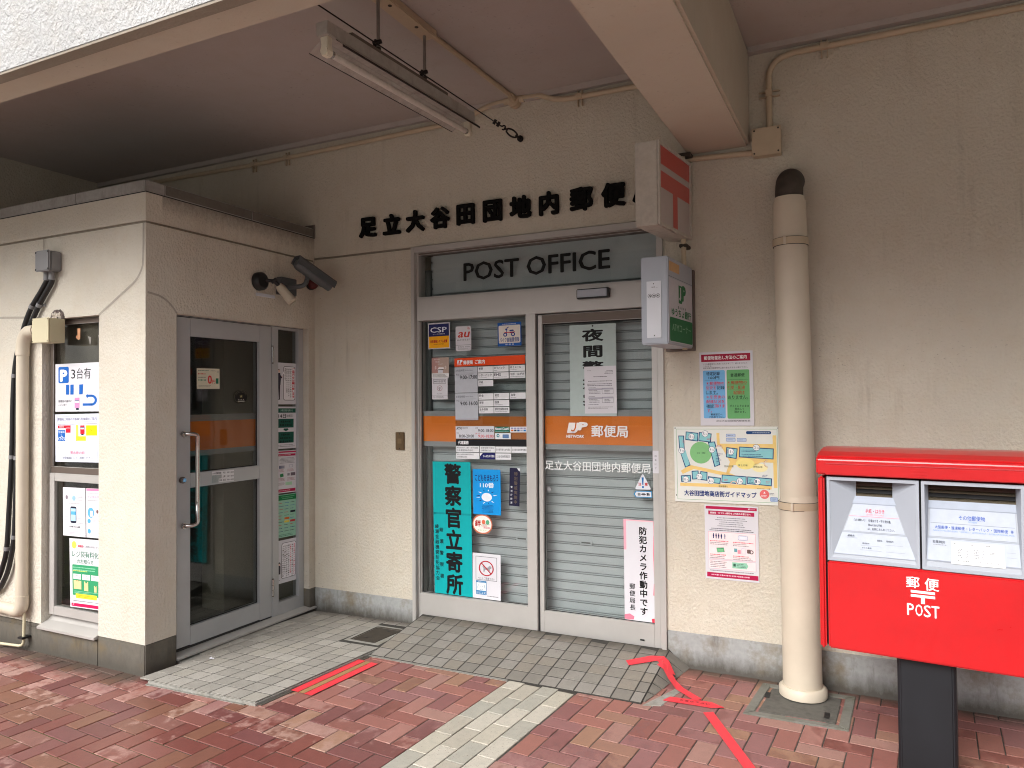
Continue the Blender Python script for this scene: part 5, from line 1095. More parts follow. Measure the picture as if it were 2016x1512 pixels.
k.text("（お願い）", .13, .36, .34, .40, (44, 47, 54), .01); k.text("往復はがき・不在通知書", .40, .36, .80, .405, (44, 47, 54), .01); k.text("厚みのある手紙", .40, .43, .64, .47, (44, 47, 54), .01); k.text("は、右側にお入れください。", .40, .49, .84, .53, (56, 59, 66), .005)
k.text("連絡先", .10, .62, .21, .655, (60, 64, 76), .02); k.greek(.10, .665, .26, .68, (160, 164, 172)); k.text("郵便局", .55, .67, .62, .70, (70, 74, 84), .02); k.text("郵便番号", .68, .67, .78, .70, (70, 74, 84), .02); k.text("電話番号", .34, .73, .44, .755, (70, 74, 84), .02); k.text("ポスト番号", .34, .80, .47, .825, (70, 74, 84), .02)
for y in (.775, .845): k.quad(.32, y, .60, y+.004, (160, 164, 172), 2)
for y in (.74, .845): k.quad(.66, y, .90, y+.004, (160, 164, 172), 2)
k.done(o1)
k = Skew(qb); k.quad(-.0, .0, 1.0, .115, (172, 181, 196), 2); k.quad(-.0, .115, 1.0, .13, (150, 158, 172), 1); k.quad(.02, .13, .98, .54, LW, 1); k.quad(-.0, .55, 1.0, .565, (170, 178, 190), 1); k.quad(.0, .57, 1.0, .90, LW, 1); k.quad(0, .905, 1, .915, (160, 168, 182), 2)
bb_ = (28, 84, 190); k.text("その他郵便物", .355, .205, .65, .275, bb_, .02); k.text("OTHERS", .46, .285, .56, .31, (130, 168, 224), 0); k.quad(.03, .335, .97, .342, (150, 158, 172), 2)
for t_, x0, x1 in (("大型郵便", .08, .23), ("速達郵便", .27, .42), ("レターパック", .47, .69), ("国際郵便", .74, .89), ("等", .92, .95)): k.text(t_, x0, .375, x1, .425, bb_, .02)
for x in (.25, .445, .715): k.quad(x-.004, .395, x+.004, .405, bb_, 3)
k.text("NONSTANDARD-SIZED・EXPRESS・LETTERPACK・INTERNATIONAL MAIL", .065, .44, .96, .462, (130, 164, 220), 0)
k.text("取集時刻", .06, .60, .20, .645, (60, 64, 76), .02); k.greek(.07, .66, .22, .68, (150, 154, 162))
k.quad(.27, .60, .84, .93, (224, 226, 226), 4)
for x0, x1 in ((.30, .33), (.47, .52), (.65, .69)): k.greek(x0, .625, x1, .65, (130, 134, 140), L=5)
for x0 in (.345, .52): k.greek(x0, .70, x0+.045, .84, (130, 134, 142), 6, 5); k.greek(x0+.08, .70, x0+.105, .84, (160, 164, 170), 6, 5)
k.greek(.69, .72, .74, .78, (130, 134, 142), 3, 5); k.quad(.29, .69, .292, .85, (170, 172, 178), 5); k.quad(.30, .69, .79, .693, (190, 192, 196), 5); k.greek(.34, .87, .46, .89, (120, 124, 130), L=5); k.greek(.56, .87, .78, .89, (150, 152, 158), L=5)
for y in (.70, .77): k.quad(.86, y, .96, y+.004, (160, 164, 172), 2)
k.done(o2)
p = Print(P3(.330, .002, .803), MU, (0, 0, -1), .140*KB, .19*KB, 140, 190, .0008)
p.text("郵", 10, 6, 58, 52, WHT, .02); p.text("便", 78, 6, 128, 56, WHT, .02); p.rect(26, 61, 114, 72, WHT); p.rect(26, 78, 114, 89, WHT); p.rect(63, 89, 77, 114, WHT)
for ch, x0, x1 in (("P", 12, 36), ("O", 42, 68), ("S", 73, 97), ("T", 101, 128)): p.text(ch, x0, 118, x1, 166, WHT, .015)
p.done(dro)
m = MB(); m.prism([P3(.308, .05, -.0563), P3(.500, .05, -.0563), P3(.512, .062, -.0563), P3(.512, .33, -.0563), P3(.296, .33, -.0563), P3(.296, .062, -.0563)], (0, 0, .489), M_POSTBLK); po = m.build("post", pb_, bevel=.004)
# ================================================================ DOWNPIPE AND ITS DRAIN
dp_ = thing("downpipe", "thick cream downpipe with brown elbow standing on the right-hand wall", "downpipe", (2.49, -.14, 0))
m = MB(); m.tube([(2.494, -.15, .055), (2.487, -.145, 1.0), (2.484, -.142, 1.02)], [.096, .094, .094], M_CREAMP, 32); m.tube([(2.484, -.142, 1.0), (2.462, -.125, 2.575)], [.0885, .083], M_CREAMP, 32); m.build("pipe", dp_)
m = MB(); m.tube([(2.4615, -.125, 2.565), (2.4615, -.125, 2.60)], [.078, .0755], M_CREAMP, 32); m.tube(bez((2.4615, -.125, 2.60), (2.4615, -.125, 2.715), (2.4615, .03, 2.715), 10), .070, plain("brown stained elbow", (.085, .068, .055), .75, 0, .25, 14), 28); m.build("elbow", dp_)
for z, xc, yc, r_ in ((2.36, 2.465, -.1275, .0875), (.985, 2.4845, -.143, .0965)):
    m = MB(); m.tube([(xc, yc, z-.021), (xc, yc, z-.0185)], r_+.0005, M_RUBBER, 32); m.tube([(xc, yc, z+.0185), (xc, yc, z+.021)], r_+.0005, M_RUBBER, 32); m.tube([(xc, yc, z-.0185), (xc, yc, z+.0185)], r_+.002, M_CONDUIT, 32); m.box(xc-.026, xc-.014, yc-r_-.008, yc-r_+.01, z-.02, z+.02, M_CREAMP); m.box(xc-.012, xc+.012, yc, -.001, z-.012, z+.012, M_CREAMP); m.build("clamp", dp_)
m = MB(); m.tube([(2.496, -.152, .012), (2.496, -.152, .05), (2.496, -.152, .062)], [.117, .117, .104], M_CREAMP, 32); m.build("flange", dp_)
dc = thing("drain_cover", "square concrete drain lid with dark groove under the foot of the downpipe", "drain", (2.5, -.29, 0))
QD = [Vector(p) for p in ((2.285, -.06, 0), (2.742, -.055, 0), (2.720, -.492, 0), (2.247, -.500, 0))]
def inset(q, t, z): c_ = sum(q, Vector())/4; return [c_+(p_-c_)*t+Vector((0, 0, z)) for p_ in q]
m = MB(); A4, B4 = inset(QD, 1, .006), inset(QD, .80, .006)
M_DRC = concrete("mossy drain concrete", (.20, .195, .17), (.12, .12, .085), (.06, .058, .05), 8.0)
for i in range(4): j = (i+1) % 4; m.prism([A4[i], A4[j], B4[j], B4[i]], (0, 0, -.02), M_DRC)
m.build("frame", dc, bevel=.003)
m = MB(); m.prism(inset(QD, .80, -.006), (0, 0, -.012), plain("black mud", (.012, .012, .011), .7)); m.build("groove", dc)
m = MB(); m.prism(inset(QD, .745, .005), (0, 0, -.02), concrete("damp concrete lid", (.12, .115, .10), (.06, .055, .05), (.03, .03, .028), 10.0)); m.build("lid", dc, bevel=.004)
m = MB()
for x, y in ((2.33, -.22), (2.62, -.36)): m.box(x-.012, x+.012, y-.035, y+.035, .0052, .007, M_BLACK)
m.build("lifting_hole", dc)

# iron hatch in the slab
ih = thing("iron_hatch", "rusty iron hatch plate let into the tiled slab near the door frame", "hatch", (-.083, -.31, .03))
HQ = [Vector(p) for p in ((HX0, HY0, 0), (HX1-.012, HY0-.0, 0), (HX1+.012, HY1, 0), (HX0+.005, HY1-.005, 0))]
m = MB(); A4, B4 = inset(HQ, 1, .024), inset(HQ, .9, .024)
for i in range(4): j = (i+1) % 4; m.prism([A4[i], A4[j], B4[j], B4[i]], (0, 0, -.01), M_IRON)
m.build("rim", ih, bevel=.002)
m = MB(); m.prism(inset(HQ, .88, .022), (0, 0, -.008), M_IRON); pl_ = m.build("plate", ih, bevel=.002)
m = MB()
for x, y in ((-.05, -.225), (-.11, -.385)): m.box(x-.012, x+.012, y-.006, y+.006, .0222, .024, M_BLACK)
m.build("key_hole", pl_)

# ================================================================ FLOOR TAPES
def strip(pts, wd, z, m): b = MB(); ribbon(b, pts, wd, (0, 0, 1), m, z); return b
def flat(b, pts, m, h=.0012): b.prism([Vector(p) for p in pts], (0, 0, -h), m)
M_CARD = plain("brown kraft strip", S((158, 122, 82)), .8, 0, .05)
ft_ = thing("floor_marking", "pair of red tape lines with a brown paper strip beside the tiled slab", "floor tape", (.10, -.95, 0))
L0, L1 = Vector((.056, -1.222, .0065)), Vector((.096, -.697, .0065)); dv = (L1-L0).normalized(); nv_ = Vector((dv.y, -dv.x, 0))
for k_, nm, mm, wd in ((0, "red_tape", M_TAPE, .050), (.050, "paper_strip", M_CARD, .038), (.098, "red_tape", M_TAPE, .050)):
    b = MB(); q = nv_*k_; flat(b, [L0+q-nv_*wd/2, L0+q+nv_*wd/2+dv*.004, L1+q+nv_*wd/2, L1+q-nv_*wd/2], mm)
    o_ = b.build(nm, ft_)
    if nm == "paper_strip":
        pp = Print(L0+q+nv_*.016+Vector((0, 0, .0002)), dv, -nv_, .498, .032, 498, 32, .0003)
        for i, ch in enumerate("ならんでお待ち下さい"): pp.text(ch, 60+i*42, 3, 84+i*42, 28, (50, 40, 34), .01)
        pp.done(o_)
ar_ = thing("floor_arrow", "bent red tape arrow with a crossing label pointing up the ramp to the sliding door", "floor tape", (2.1, -.6, 0))
b = MB(); flat(b, [(2.072, -.575, .0055), (2.115, -.548, .0055), (2.42, -1.10, .0055), (2.375, -1.12, .0055)], M_TAPE); b.build("shaft_tape", ar_)
b = MB(); flat(b, [(1.855, -.515, .0062), (1.880, -.455, .0062), (2.085, -.435, .0062), (2.155, -.475, .0062), (2.10, -.505, .0062)], M_TAPE); b_o = b.build("label_tape", ar_)
pp = Print(Vector((1.93, -.463, .0066)), Vector((.998, .03, 0)), Vector((.03, -.998, 0)), .17, .03, 170, 30, .0003)
for i, ch in enumerate("お並び下さい"): pp.text(ch, 4+i*26, 5, 22+i*26, 24, (60, 24, 26), .0)
pp.done(b_o)
def zr(x, y): # top of ramp or its flank
    base = .006+rs(Vector((x, y, 0)))
    if x <= RX1: return base+.003
    t = min(1, (x-RX1)/.11); return max(.006, base*(1-t)+.006)
b = MB(); S0 = [(2.02, -.440), (1.90, -.335), (1.845, -.27), (1.80, -.21), (1.755, -.185)]
V = []; 
for i, (x, y) in enumerate(S0):
    x2, y2 = S0[min(i+1, len(S0)-1)]; x1, y1 = S0[max(0, i-1)]; d_ = Vector((x2-x1, y2-y1)).normalized(); n_ = Vector((-d_.y, d_.x))*.023
    V += [(x+n_.x, y+n_.y, zr(x+n_.x, y+n_.y)+.002), (x-n_.x, y-n_.y, zr(x-n_.x, y-n_.y)+.002)]
b.add(V, [(2*i, 2*i+1, 2*i+3, 2*i+2) for i in range(len(S0)-1)], M_TAPE); b.build("bent_tape", ar_)
b = MB(); hp = [[(1.758, -.105), (1.735, -.165), (1.60, -.262), (1.568, -.215), (1.685, -.12)], [(1.758, -.105), (1.79, -.12), (1.845, -.205), (1.808, -.235), (1.735, -.165)]]
for q in hp: b.add([(x, y, zr(x, y)+.003) for x, y in q], [list(range(5))], M_TAPE)
b.build("arrow_head", ar_)
lt = MB()
for i in range(4): x, y = -.703+random.uniform(-.012, .012), -1.097+random.uniform(-.01, .01); lt.prism([(x-.008, y-.004, .0225+i*.001), (x+.006, y-.008, .024+i*.001), (x+.01, y+.004, .0225+i*.001), (x-.004, y+.009, .025+i*.001)], (0, 0, .0008), M_PAPER)
one(lt, "paper_scrap", "tiny crumpled scrap of white paper on the tiled slab before the annex door", "litter")

# ================================================================ CONDUITS AND BOXES UNDER THE CEILING
def clip(par, x, z, vert=False, y=-.001):
    m = MB()
    if not vert:
        for dx in (-.017, .011): m.box(x+dx, x+dx+.006, y-.020, y, z-.055, z+.045, M_CONDUIT)
        m.box(x-.02, x+.02, y-.044, y-.018, z-.016, z+.016, M_CONDUIT)
    else:
        for dz in (-.017, .011): m.box(x-.055, x+.055, y-.020, y, z+dz, z+dz+.006, M_CONDUIT)
        m.box(x-.016, x+.016, y-.044, y-.018, z-.02, z+.02, M_CONDUIT)
    m.build("clamp", par, bevel=.002)
cd = thing("conduit", "long cream conduit along the top of the wall left of the cross beam", "conduit", (0, -.02, 3.4))
m = MB(); m.tube([(-3.28, -.024, 3.405), (-1.44, -.024, 3.378), (.18, -.024, 3.395)]+bez((.34, -.024, 3.40), (.46, -.024, 3.41), (.56, -.024, 3.445), 5)+bez((.58, -.024, 3.452), (.64, -.024, 3.468), (.735, -.024, 3.468), 4), .0165, M_CONDUIT, 12); m.tube([(.87, -.024, 3.466), (.97, -.024, 3.462)]+bez((1.0, -.024, 3.458), (1.08, -.024, 3.408), (1.2, -.024, 3.405), 5)+[(1.902, -.024, 3.395)], .0165, M_CONDUIT, 12); m.build("pipe", cd)
for x, z in ((-1.443, 3.378), (-1.108, 3.381), (1.25, 3.404)): clip(cd, x, z)
m = MB(); m.tube([(.805, -.001, 3.456), (.805, -.048, 3.456)], .040, M_CONDUIT, 20); m.tube([(.735, -.024, 3.466), (.875, -.024, 3.464)], .022, M_CONDUIT, 14); m.tube([(.812, -.04, 3.462), (.815, -.10, 3.466)], .021, M_CONDUIT, 14); m.build("junction", cd)
m = MB(); m.tube([(.815, -.09, 3.466), (.79, -.985, 3.466)], .0145, M_CONDUIT, 12); m.build("ceiling_run", cd)
cs_ = thing("cable_casing", "flat beige casing on the porch ceiling above the fluorescent lamp", "casing", (.775, -1.6, 3.44))
m = MB(); m.box(.735, .822, -2.237, -.985, 3.442, 3.4815, M_CONDUIT); m.build("trunking", cs_, bevel=.004)
m = MB()
for y in (-1.13, -1.36): m.tube([(.79, y, 3.442), (.79, y, 3.440)], .010, M_IRON, 10)
m.build("screw_cap", cs_)
c2 = thing("conduit", "bent cream conduit rising from the steel box and running along the right-hand wall", "conduit", (2.4, -.02, 3.2))
m = MB(); m.tube([(2.357, -.024, 3.0), (2.357, -.024, 3.27)]+bez((2.357, -.024, 3.30), (2.362, -.024, 3.405), (2.49, -.024, 3.413), 8)+[(2.64, -.024, 3.412), (6.9, -.024, 3.412)], .0165, M_CONDUIT, 12); m.build("pipe", c2)
clip(c2, 2.357, 3.213, True); clip(c2, 2.64, 3.412)
jb = thing("junction_box", "square cream steel box on the wall beside the end of the cross beam", "junction box", (2.342, -.03, 2.86))
m = MB(); m.box(2.272, 2.416, -.064, -.001, 2.868, 3.012, M_CONDUIT); m.build("box", jb, bevel=.003)
m = MB(); m.box(2.268, 2.420, -.070, -.0645, 2.864, 3.016, M_CONDUIT); cv = m.build("cover", jb, bevel=.002)
m = MB()
for x in (2.282, 2.406):
    for z in (2.878, 3.002): m.tube([(x, -.070, z), (x, -.0735, z)], .005, M_IRON, 8)
m.build("screw", cv)
c3 = thing("conduit", "short cream conduit crossing the wall under the cross beam to the steel box", "conduit", (2.1, -.02, 2.9))
m = MB(); m.tube([(1.86, -.024, 2.918), (2.272, -.024, 2.900)], .0155, M_CONDUIT, 12); m.build("pipe", c3)

# ================================================================ FLUORESCENT LAMP AND STAY WIRE
fx = thing("fluorescent_lamp", "grimy unlit fluorescent lamp hanging from two rods under the porch ceiling", "lamp", (.775, -1.18, 3.1))
FO = Vector((.775, -1.83, 3.095)); FU = Vector((0, 1.28, .050)).normalized(); FWv = Vector((1, 0, 0)); FZ = FWv.cross(FU)
M_LAMP = concrete("grimy white enamel", (.50, .475, .44), (.36, .31, .27), (.10, .08, .07), 9.0, .55)
def fbx(mb, a0, a1, w0, w1, h0, h1, m): mb.obox(FO, FWv, FU, FZ, w0, w1, a0, a1, h0, h1, m)
m = MB(); fbx(m, .0, 1.28, -.032, .032, .0, .058, M_LAMP); bo = m.build("housing", fx, bevel=.003)
m = MB(); fbx(m, .18, 1.0, -.022, .022, .059, .080, plain("brown mounting rail", (.16, .135, .11), .7)); m.build("mounting_rail", fx, bevel=.002)
m = MB()
def rp(a, w_, h_): return FO+FU*a+FWv*w_+FZ*h_
for s_, w1 in ((1, .080), (-1, .100)):
    for q in ([(.035, .033, .0), (1.245, .033, .0), (1.245, w1, -.042), (.035, w1, -.042)],): m.prism([rp(a, s_*w_, h_) for a, w_, h_ in q], FZ*.0015, M_LAMP)
    dz = .010 if s_ > 0 else .003
    m.prism([rp(a, s_*w_, h_) for a, w_, h_ in ((.035, w1, -.042), (1.245, w1, -.042), (1.245, w1, -.042-dz), (.035, w1, -.042-dz))], FWv*.002*s_, plain("dark soot edge", (.04, .032, .028), .9))
m.prism([rp(a, w_, h_) for a, w_, h_ in ((.06, .024, -.0005), (1.22, .024, -.0005), (1.22, .031, -.0005), (.06, .031, -.0005))], -FZ*.002, plain("dark soot edge", (.04, .032, .028), .9)); m.build("reflector", fx)
m = MB(); m.tube([rp(.06, 0, -.060), rp(1.22, 0, -.060)], .0155, plain("dusty tube glass", (.66, .61, .55), .3, 0, .1, 30), 16); m.tube([rp(.045, 0, -.060), rp(.065, 0, -.060)], .0168, M_STEEL, 16); m.tube([rp(1.215, 0, -.060), rp(1.235, 0, -.060)], .0168, M_STEEL, 16); m.build("tube", fx)
M_SOCK = plain("yellowed socket", (.78, .72, .58), .4)
for a0 in (.012, 1.236):
    m = MB(); m.prism([rp(a0, w_, h_) for w_, h_ in ((-.022, .0), (.022, .0), (.018, -.03), (.023, -.062), (.014, -.082), (-.014, -.082), (-.023, -.062), (-.018, -.03))], FU*.032, M_SOCK); m.tube([rp(a0-.004, 0, -.060), rp(a0+.036, 0, -.060)], .019, M_SOCK, 14); m.build("socket", fx, bevel=.003)
for a0 in (.40, .80):
    b0 = rp(a0, 0, .079); m = MB(); m.tube([b0, (b0.x, b0.y, 3.443)], .0085, plain("grey rod", (.30, .27, .25), .6, .3, .15, 30), 12); m.tube([b0, b0+Vector((0, 0, .02))], .013, M_IRON, 10); m.build("suspension_rod", fx)
    m = MB(); c_ = b0+Vector((0, 0, .045)); m.tube([c_+Vector((-.022, -.01, -.005)), c_+Vector((.018, 0, .002))], [.012, .010], M_WIRE, 8); m.tube([c_+Vector((-.02, 0, -.016)), c_+Vector((-.014, 0, .016))], .008, M_WIRE, 8); m.build("wire_clip", fx)
wr = thing("stay_wire", "black stay wire with turnbuckle strung from front beam to wall past the lamp", "wire", (.81, -1.1, 3.21))
WA, WB = Vector((.757, -2.236, 3.215)), Vector((.844, -.004, 3.212))
def wp(t): return WA.lerp(WB, t)
m = MB(); m.tube([wp(0), wp(.845)], .0033, M_WIRE, 8); m.tube([wp(.0), wp(.055)], .007, M_WIRE, 8); m.tube([wp(.07), wp(.078)], .006, M_WIRE, 8); m.build("wire", wr)
m = MB()
for t in (.846, .866): m.tube([wp(t)+Vector((-.01, 0, -.012)), wp(t)+Vector((.008, 0, .012))], .009, M_WIRE, 8)
d_ = (WB-WA).normalized(); e_ = Vector((.6, 0, .8)); e_ = (e_-d_*e_.dot(d_)).normalized()
m.tube([wp(.846), wp(.885)]+[wp(.886)+e_*.013*math.sin(R(a))+d_*.02*(1-math.cos(R(a))) for a in range(0, 300, 40)], .0045, M_WIRE, 8)
m.tube([wp(.90), wp(.915)], .006, M_WIRE, 8)
m.tube([wp(.912)]+[wp(.912).lerp(wp(.972), .5)+e_*.017*math.sin(R(90-a))-d_*.0+d_*(.062*(-math.cos(R(180*i/6)))) if False else wp(.915+.055*i/6)+e_*.019*math.sin(math.pi*min(1, max(0, (i+.6)/7.2)))**.5 for i, a in enumerate(range(7))]+[wp(.972)], .0055, M_WIRE, 8)
m.tube([wp(.912)]+[wp(.915+.055*i/6)-e_*.019*math.sin(math.pi*min(1, max(0, (i+.6)/7.2)))**.5 for i in range(7)]+[wp(.972)], .0055, M_WIRE, 8)
m.tube([wp(.968), wp(.992)], .008, M_WIRE, 8); m.tube([wp(.99), wp(.996)], .020, M_WIRE, 12); m.build("turnbuckle", wr)

# ================================================================ CCTV, SPOT LAMP, ALARM
cc = thing("security_camera", "dark grey bullet security camera on a bent arm in the corner of the annex wall", "camera", (XA, -.30, 2.38))
m = MB(); m.box(XA, XA+.055, -.395, -.245, 2.285, 2.405, M_GREYP); m.prism([(XA+.001, -.30+.0, 2.285), (XA+.001, -.245, 2.285), (XA+.001, -.245, 2.262), (XA+.001, -.26, 2.252), (XA+.001, -.30, 2.252), (XA+.001, -.315, 2.262), (XA+.001, -.32, 2.285)], (.04, 0, 0), M_GREYP); m.build("wall_mount", cc, bevel=.004)
CD = Vector((.20, .60, -.33)).normalized()
CB = Vector((XA+.145, -.345, 2.525)); 
arm = [(XA+.05, -.345, 2.335), (XA+.10, -.330, 2.338)]+bez((XA+.13, -.315, 2.340), (XA+.17, -.285, 2.342), (XA+.17, -.272, 2.39), 5)+[(XA+.172, -.268, 2.43)]
m = MB(); m.tube(arm, .016, M_GREYP, 14); m.tube([(XA+.05, -.345, 2.335), (XA+.06, -.342, 2.336)], .024, M_GREYP, 14); m.build("arm", cc)
s_x = CD.cross(Vector((0, 0, 1))).normalized(); s_z = s_x.cross(CD)
CB = Vector((XA+.168, -.375, 2.497))
m = MB(); m.tube([CB-s_z*.004, CB+CD*.02-s_z*.004, CB+CD*.24-s_z*.004], [.030, .040, .040], M_GREYP, 20); m.tube([CB+CD*.24-s_z*.006, CB+CD*.30-s_z*.006], .034, M_GREYP, 20); m.build("camera_body", cc)
m = MB(); m.tube([CB+CD*.295-s_z*.006, CB+CD*.3015-s_z*.006], .034, plain("camera rim", S((120, 124, 126)), .4), 20); m.tube([CB+CD*.2955-s_z*.006, CB+CD*.3022-s_z*.006], .029, plain("lens glass", (.05, .055, .06), .08), 20); m.build("lens", cc)
m = MB(); m.prism([CB-CD*.012+s_x*x+s_z*z for x, z in ((-.046, -.012), (-.046, .028), (-.034, .046), (.034, .046), (.046, .028), (.046, -.012), (.041, -.012), (.041, .026), (.031, .041), (-.031, .041), (-.041, .026), (-.041, -.012))], CD*.325, M_GREYP); m.build("sunshield", cc)
sp_ = thing("spot_lamp", "cream cylinder spot lamp with black round base beside the security camera", "spot lamp", (XA, -.555, 2.35))
m = MB(); m.tube([(XA+.001, -.556, 2.352), (XA+.035, -.556, 2.352), (XA+.048, -.556, 2.352)], [.062, .060, .045], M_BLACK, 28); m.build("base", sp_)
m = MB(); m.tube([(XA+.04, -.53, 2.36), (XA+.085, -.50, 2.358), (XA+.10, -.46, 2.325), (XA+.105, -.445, 2.30)], [.012, .013, .014, .014], M_BLACK, 12); m.tube([(XA+.075, -.512, 2.345), (XA+.095, -.488, 2.372)], .013, M_BLACK, 12); m.build("joint", sp_)
LA, LB = Vector((XA+.10, -.452, 2.315)), Vector((XA+.175, -.425, 2.222)); ld = (LB-LA).normalized()
m = MB(); m.tube([LA-ld*.018, LA, LB, LB+ld*.004], [.024, .031, .033, .034], M_CREAMP, 24, caps=False); m.tube([LA-ld*.020, LA-ld*.017], .024, M_CREAMP, 24); m.tube([LB+ld*.004, LB+ld*.005, LB-ld*.02], [.034, .031, .029], M_CREAMP, 24, caps=False); m.build("shade", sp_)
m = MB(); m.tube([LB-ld*.012, LB-ld*.010], .030, M_STEEL, 24); m.tube([LB-ld*.010, LB-ld*.002], .016, M_WHITEPL, 16); m.build("bulb", sp_)
ws_ = MB(); ws_.box(XA, XA+.012, -.582, -.412, 2.2535, 2.2745, M_WHITEPL); one(ws_, "cable_cover", "short white cable cover on the annex wall under the spot lamp", "cable cover", bevel=.002)
rl = thing("alarm_lamp", "dark red alarm lamp in the wall corner behind the security camera", "alarm lamp", (XA, -.045, 2.40))
m = MB(); m.tube([(XA+.001, -.050, 2.405), (XA+.018, -.050, 2.405)], .046, M_BLACK, 20); m.build("base", rl)
m = MB(); m.tube([(XA+.018, -.050, 2.405), (XA+.040, -.050, 2.403), (XA+.058, -.050, 2.402), (XA+.068, -.050, 2.402)], [.041, .040, .028, .008], M_REDP, 20); m.build("dome", rl)

# ================================================================ BOXES AND PIPES OF THE ANNEX FRONT
gb = thing("cable_box", "grey plastic cable box high on the annex front with two black cables below", "junction box", (-1.70, YF, 2.34))
m = MB(); m.box(-1.748, -1.618, YF-.070, YF-.001, 2.352, 2.472, M_GREYBOX); bx_ = m.build("box", gb, bevel=.006)
m = MB(); m.box(-1.752, -1.614, YF-.084, YF-.0705, 2.348, 2.476, M_GREYBOX); cv = m.build("cover", gb, bevel=.006)
m = MB()
for x in (-1.742, -1.624):
    for z in (2.360, 2.464): m.tube([(x, YF-.084, z), (x, YF-.0855, z)], .006, M_BLACK, 8)
m.build("screw", cv)
for x, y in ((-1.722, YF-.030), (-1.672, YF-.030)):
    m = MB(); m.tube([(x, y, 2.352), (x, y, 2.312)], .0165, M_GREYBOX, 14); m.tube([(x, y, 2.314), (x-.002, y, 2.302)], .0175, M_GREYBOX, 14); m.build("gland", gb)
CY = YF-.026
for nm, pts, lab in (("a", [(-1.722, CY, 2.305), (-1.740, CY, 2.285), (-1.782, CY, 2.24), (-1.874, CY, 2.15), (-1.936, CY, 2.06), (-1.988, CY, 1.95), (-2.029, CY, 1.848), (-2.055, CY, 1.72), (-2.069, CY, 1.526), (-2.078, CY, 1.204), (-2.102, CY, .881), (-2.127, CY, .621), (-2.165, CY, .51), (-2.23, CY, .40), (-2.34, CY, .31), (-2.6, CY, .24)], "black corrugated cable falling from the grey box, outer one of the two"),
                     ("b", [(-1.672, CY, 2.305), (-1.684, CY, 2.28), (-1.740, CY, 2.22), (-1.801, CY, 2.155), (-1.873, CY, 2.06), (-1.945, CY, 1.955), (-2.000, CY, 1.84), (-2.018, CY, 1.70), (-2.021, CY, 1.526), (-2.026, CY, 1.2), (-2.036, CY, .9), (-2.050, CY, .70), (-2.094, CY, .528), (-2.15, CY, .42), (-2.24, CY, .34), (-2.5, CY, .27)], "black corrugated cable falling from the grey box, inner one behind the pipe")):
    c_ = thing("cable", lab, "cable", (-1.9, CY, .3), "cables of the grey box"); q = [Vector(p) for p in pts]
    sm = []
    for i in range(len(q)-1):
        p0, p1, p2, p3 = q[max(0, i-1)], q[i], q[i+1], q[min(len(q)-1, i+2)]
        for k_ in range(5):
            t = k_/5; sm.append(.5*((2*p1)+(p2-p0)*t+(2*p0-5*p1+4*p2-p3)*t*t+(3*p1-p0-3*p2+p3)*t**3))
    sm.append(q[-1]); m = MB(); m.tube(sm, .0150, M_BLACK, 12); m.build("sheath", c_)
    m = MB()
    for i in (3, 7, 9, 11) if nm == "a" else (3, 9, 11): a_ = q[i]; d_ = (q[i+1]-q[i-1]).normalized(); m.tube([a_-d_*.012, a_+d_*.012], .0178, M_GREYBOX, 12); m.box(a_.x-.006, a_.x+.03, a_.y+.012, YF-.0005, a_.z-.008, a_.z+.008, M_GREYBOX)
    m.build("clip", c_)
bb2 = thing("pull_box", "beige square steel box over the corner of the upper annex window", "junction box", (-1.66, YF, 1.91))
m = MB(); m.box(-1.742, -1.584, YF-.098, YF-.001, 1.912, 2.058, M_BEIGEBOX); m.build("box", bb2, bevel=.003)
m = MB(); m.box(-1.744, -1.582, YF-.1045, YF-.0985, 1.910, 2.060, M_BEIGEBOX); cv = m.build("cover", bb2, bevel=.002)
m = MB()
for x in (-1.735, -1.591):
    for z in (1.919, 2.051): m.tube([(x, YF-.1045, z), (x, YF-.106, z)], .0035, M_IRON, 8)
m.build("screw", cv)
# crumbled plaster above the beige box
pu = MB(); random.seed(5)
for i in range(14): t = R(180*i/13); x, z = -1.655+.055*math.cos(t), 2.056+.055*math.sin(t); r_ = random.uniform(.008, .016); pu.tube([(x, YF+.001, z), (x, YF-.012, z)], [r_, r_*.6], plain("sooty putty", (.20, .155, .14), .95, 0, .3, 60), 7)
for i in range(9): x, z = -1.655+random.uniform(-.035, .035), 2.062+random.uniform(0, .035); pu.tube([(x, YF+.001, z), (x, YF-.014, z)], [.018, .008], plain("pale putty", (.62, .55, .48), .95, 0, .12, 40), 8)
one(pu, "putty_patch", "crumbly pale putty patch with sooty rim above the beige steel box", "putty")
pv = thing("service_pipe", "cream plastic service pipe with elbow running down the annex front beside the window", "pipe", (-1.9, YF, .2))
VY = YF-.045; VX = -1.936
m = MB(); m.tube([(VX, VY, 1.86), (VX+.003, VY, .33)], .0345, M_CREAMP, 24); m.build("pipe", pv)
m = MB(); m.tube([(VX, VY, 1.845), (VX, VY, 1.87)]+bez((VX, VY, 1.88), (VX+.005, VY, 1.965), (VX+.06, VY, 1.99), 6)+[(-1.80, VY, 1.995)], [.039, .039]+[.0385]*7+[.037], M_CREAMP, 24); m.tube([(-1.80, VY, 1.995), (-1.742, VY, 1.992)], .031, M_CREAMP, 18); m.build("elbow", pv)
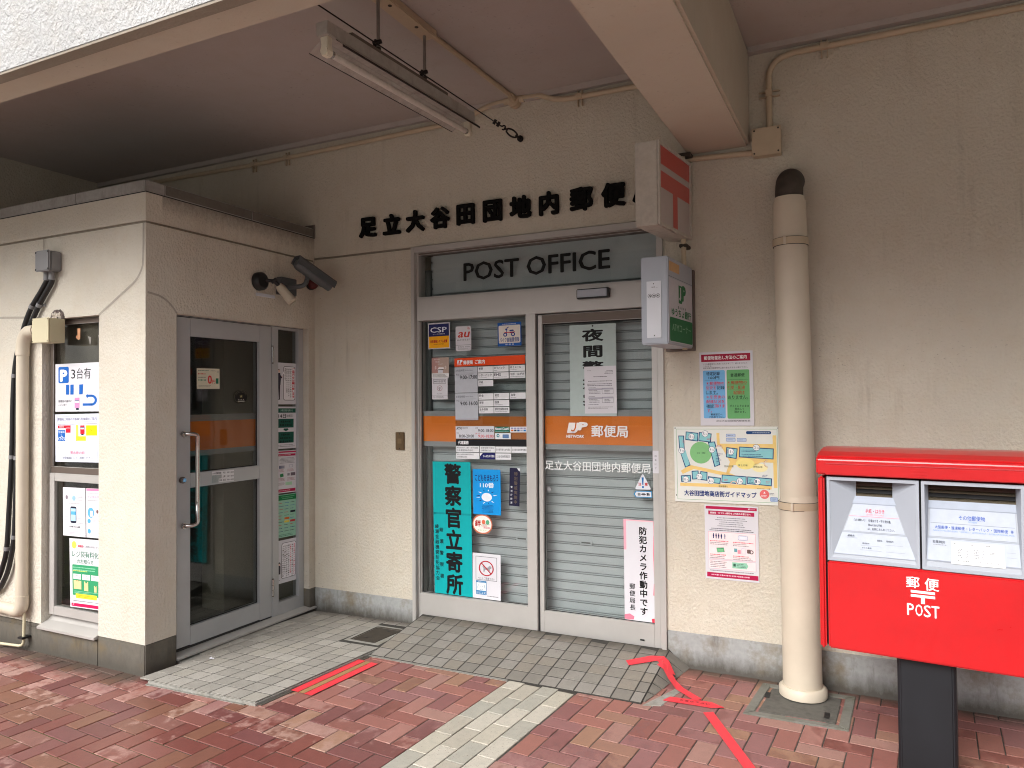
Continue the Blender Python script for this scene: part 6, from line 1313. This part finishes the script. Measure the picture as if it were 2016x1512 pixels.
m = MB(); m.tube([(VX+.003, VY, .35), (VX+.003, VY, .31)]+bez((VX+.002, VY, .30), (VX-.0, VY, .245), (VX-.07, VY, .250), 6)+[(-2.05, VY, .252), (-2.9, VY, .262)], [.038, .038]+[.038]*7+[.036, .036], M_CREAMP, 24); m.build("lower_elbow", pv)
tp = thing("drain_tube", "thin cream drain tube bending at the foot of the annex plinth", "tube", (-1.93, YF, .02))
m = MB(); m.tube([(-1.925, YF-.035, .24), (-1.929, YF-.035, .085)]+bez((-1.930, YF-.035, .065), (-1.932, YF-.035, .035), (-1.975, YF-.04, .032), 5)+[(-2.17, YF-.045, .022)], .0085, plain("cream tube", S((206, 198, 168)), .5, 0, .05), 12); m.build("tube", tp)
m = MB(); m.box(-1.952, -1.905, YF-.06, YF-.001, .083, .095, M_BLACK); m.build("tube_clip", tp, bevel=.002)
# ================================================================ ACROSS THE SQUARE (seen mirrored in the panes)
ab = thing("apartment_block", "pale apartment block across the square mirrored in the transom pane", "building", (0, -32, 0))
M_APT = plain("apartment render", (.48, .46, .42), .9, 0, .08, .5); M_APG = plain("dark apartment window", (.04, .045, .05), .2)
m = MB(); m.box(-30, 24, -40, -32.6, 0, 9.4, M_APT); m.build("wall", ab)
m = MB()
for k in range(3): m.box(-30, 24, -32.6, -31.4, 2.75+3*k, 2.95+3*k, M_APT)
for i in range(10): m.box(-30.1+6*i, -29.9+6*i, -32.6, -31.5, 2.95, 9.4, M_APT)
m.build("balcony", ab)
m = MB()
for k in range(3):
    m.box(-30, 24, -31.42, -31.38, 3.95+3*k, 4.0+3*k, M_ALU)
    for i in range(270): m.box(-30+.2*i, -29.97+.2*i, -31.415, -31.385, 2.95+3*k, 3.95+3*k, M_ALU)
m.build("railing", ab)
for k in range(4):
    for i in range(9):
        for d in (0.9, 3.5): m = MB(); m.box(-30+6*i+d, -30+6*i+d+1.7, -32.62, -32.58, .4+3*k if k else .1, 2.3+3*k, M_APG); m.build("window", ab)
bpy.data.objects.remove(_ob);
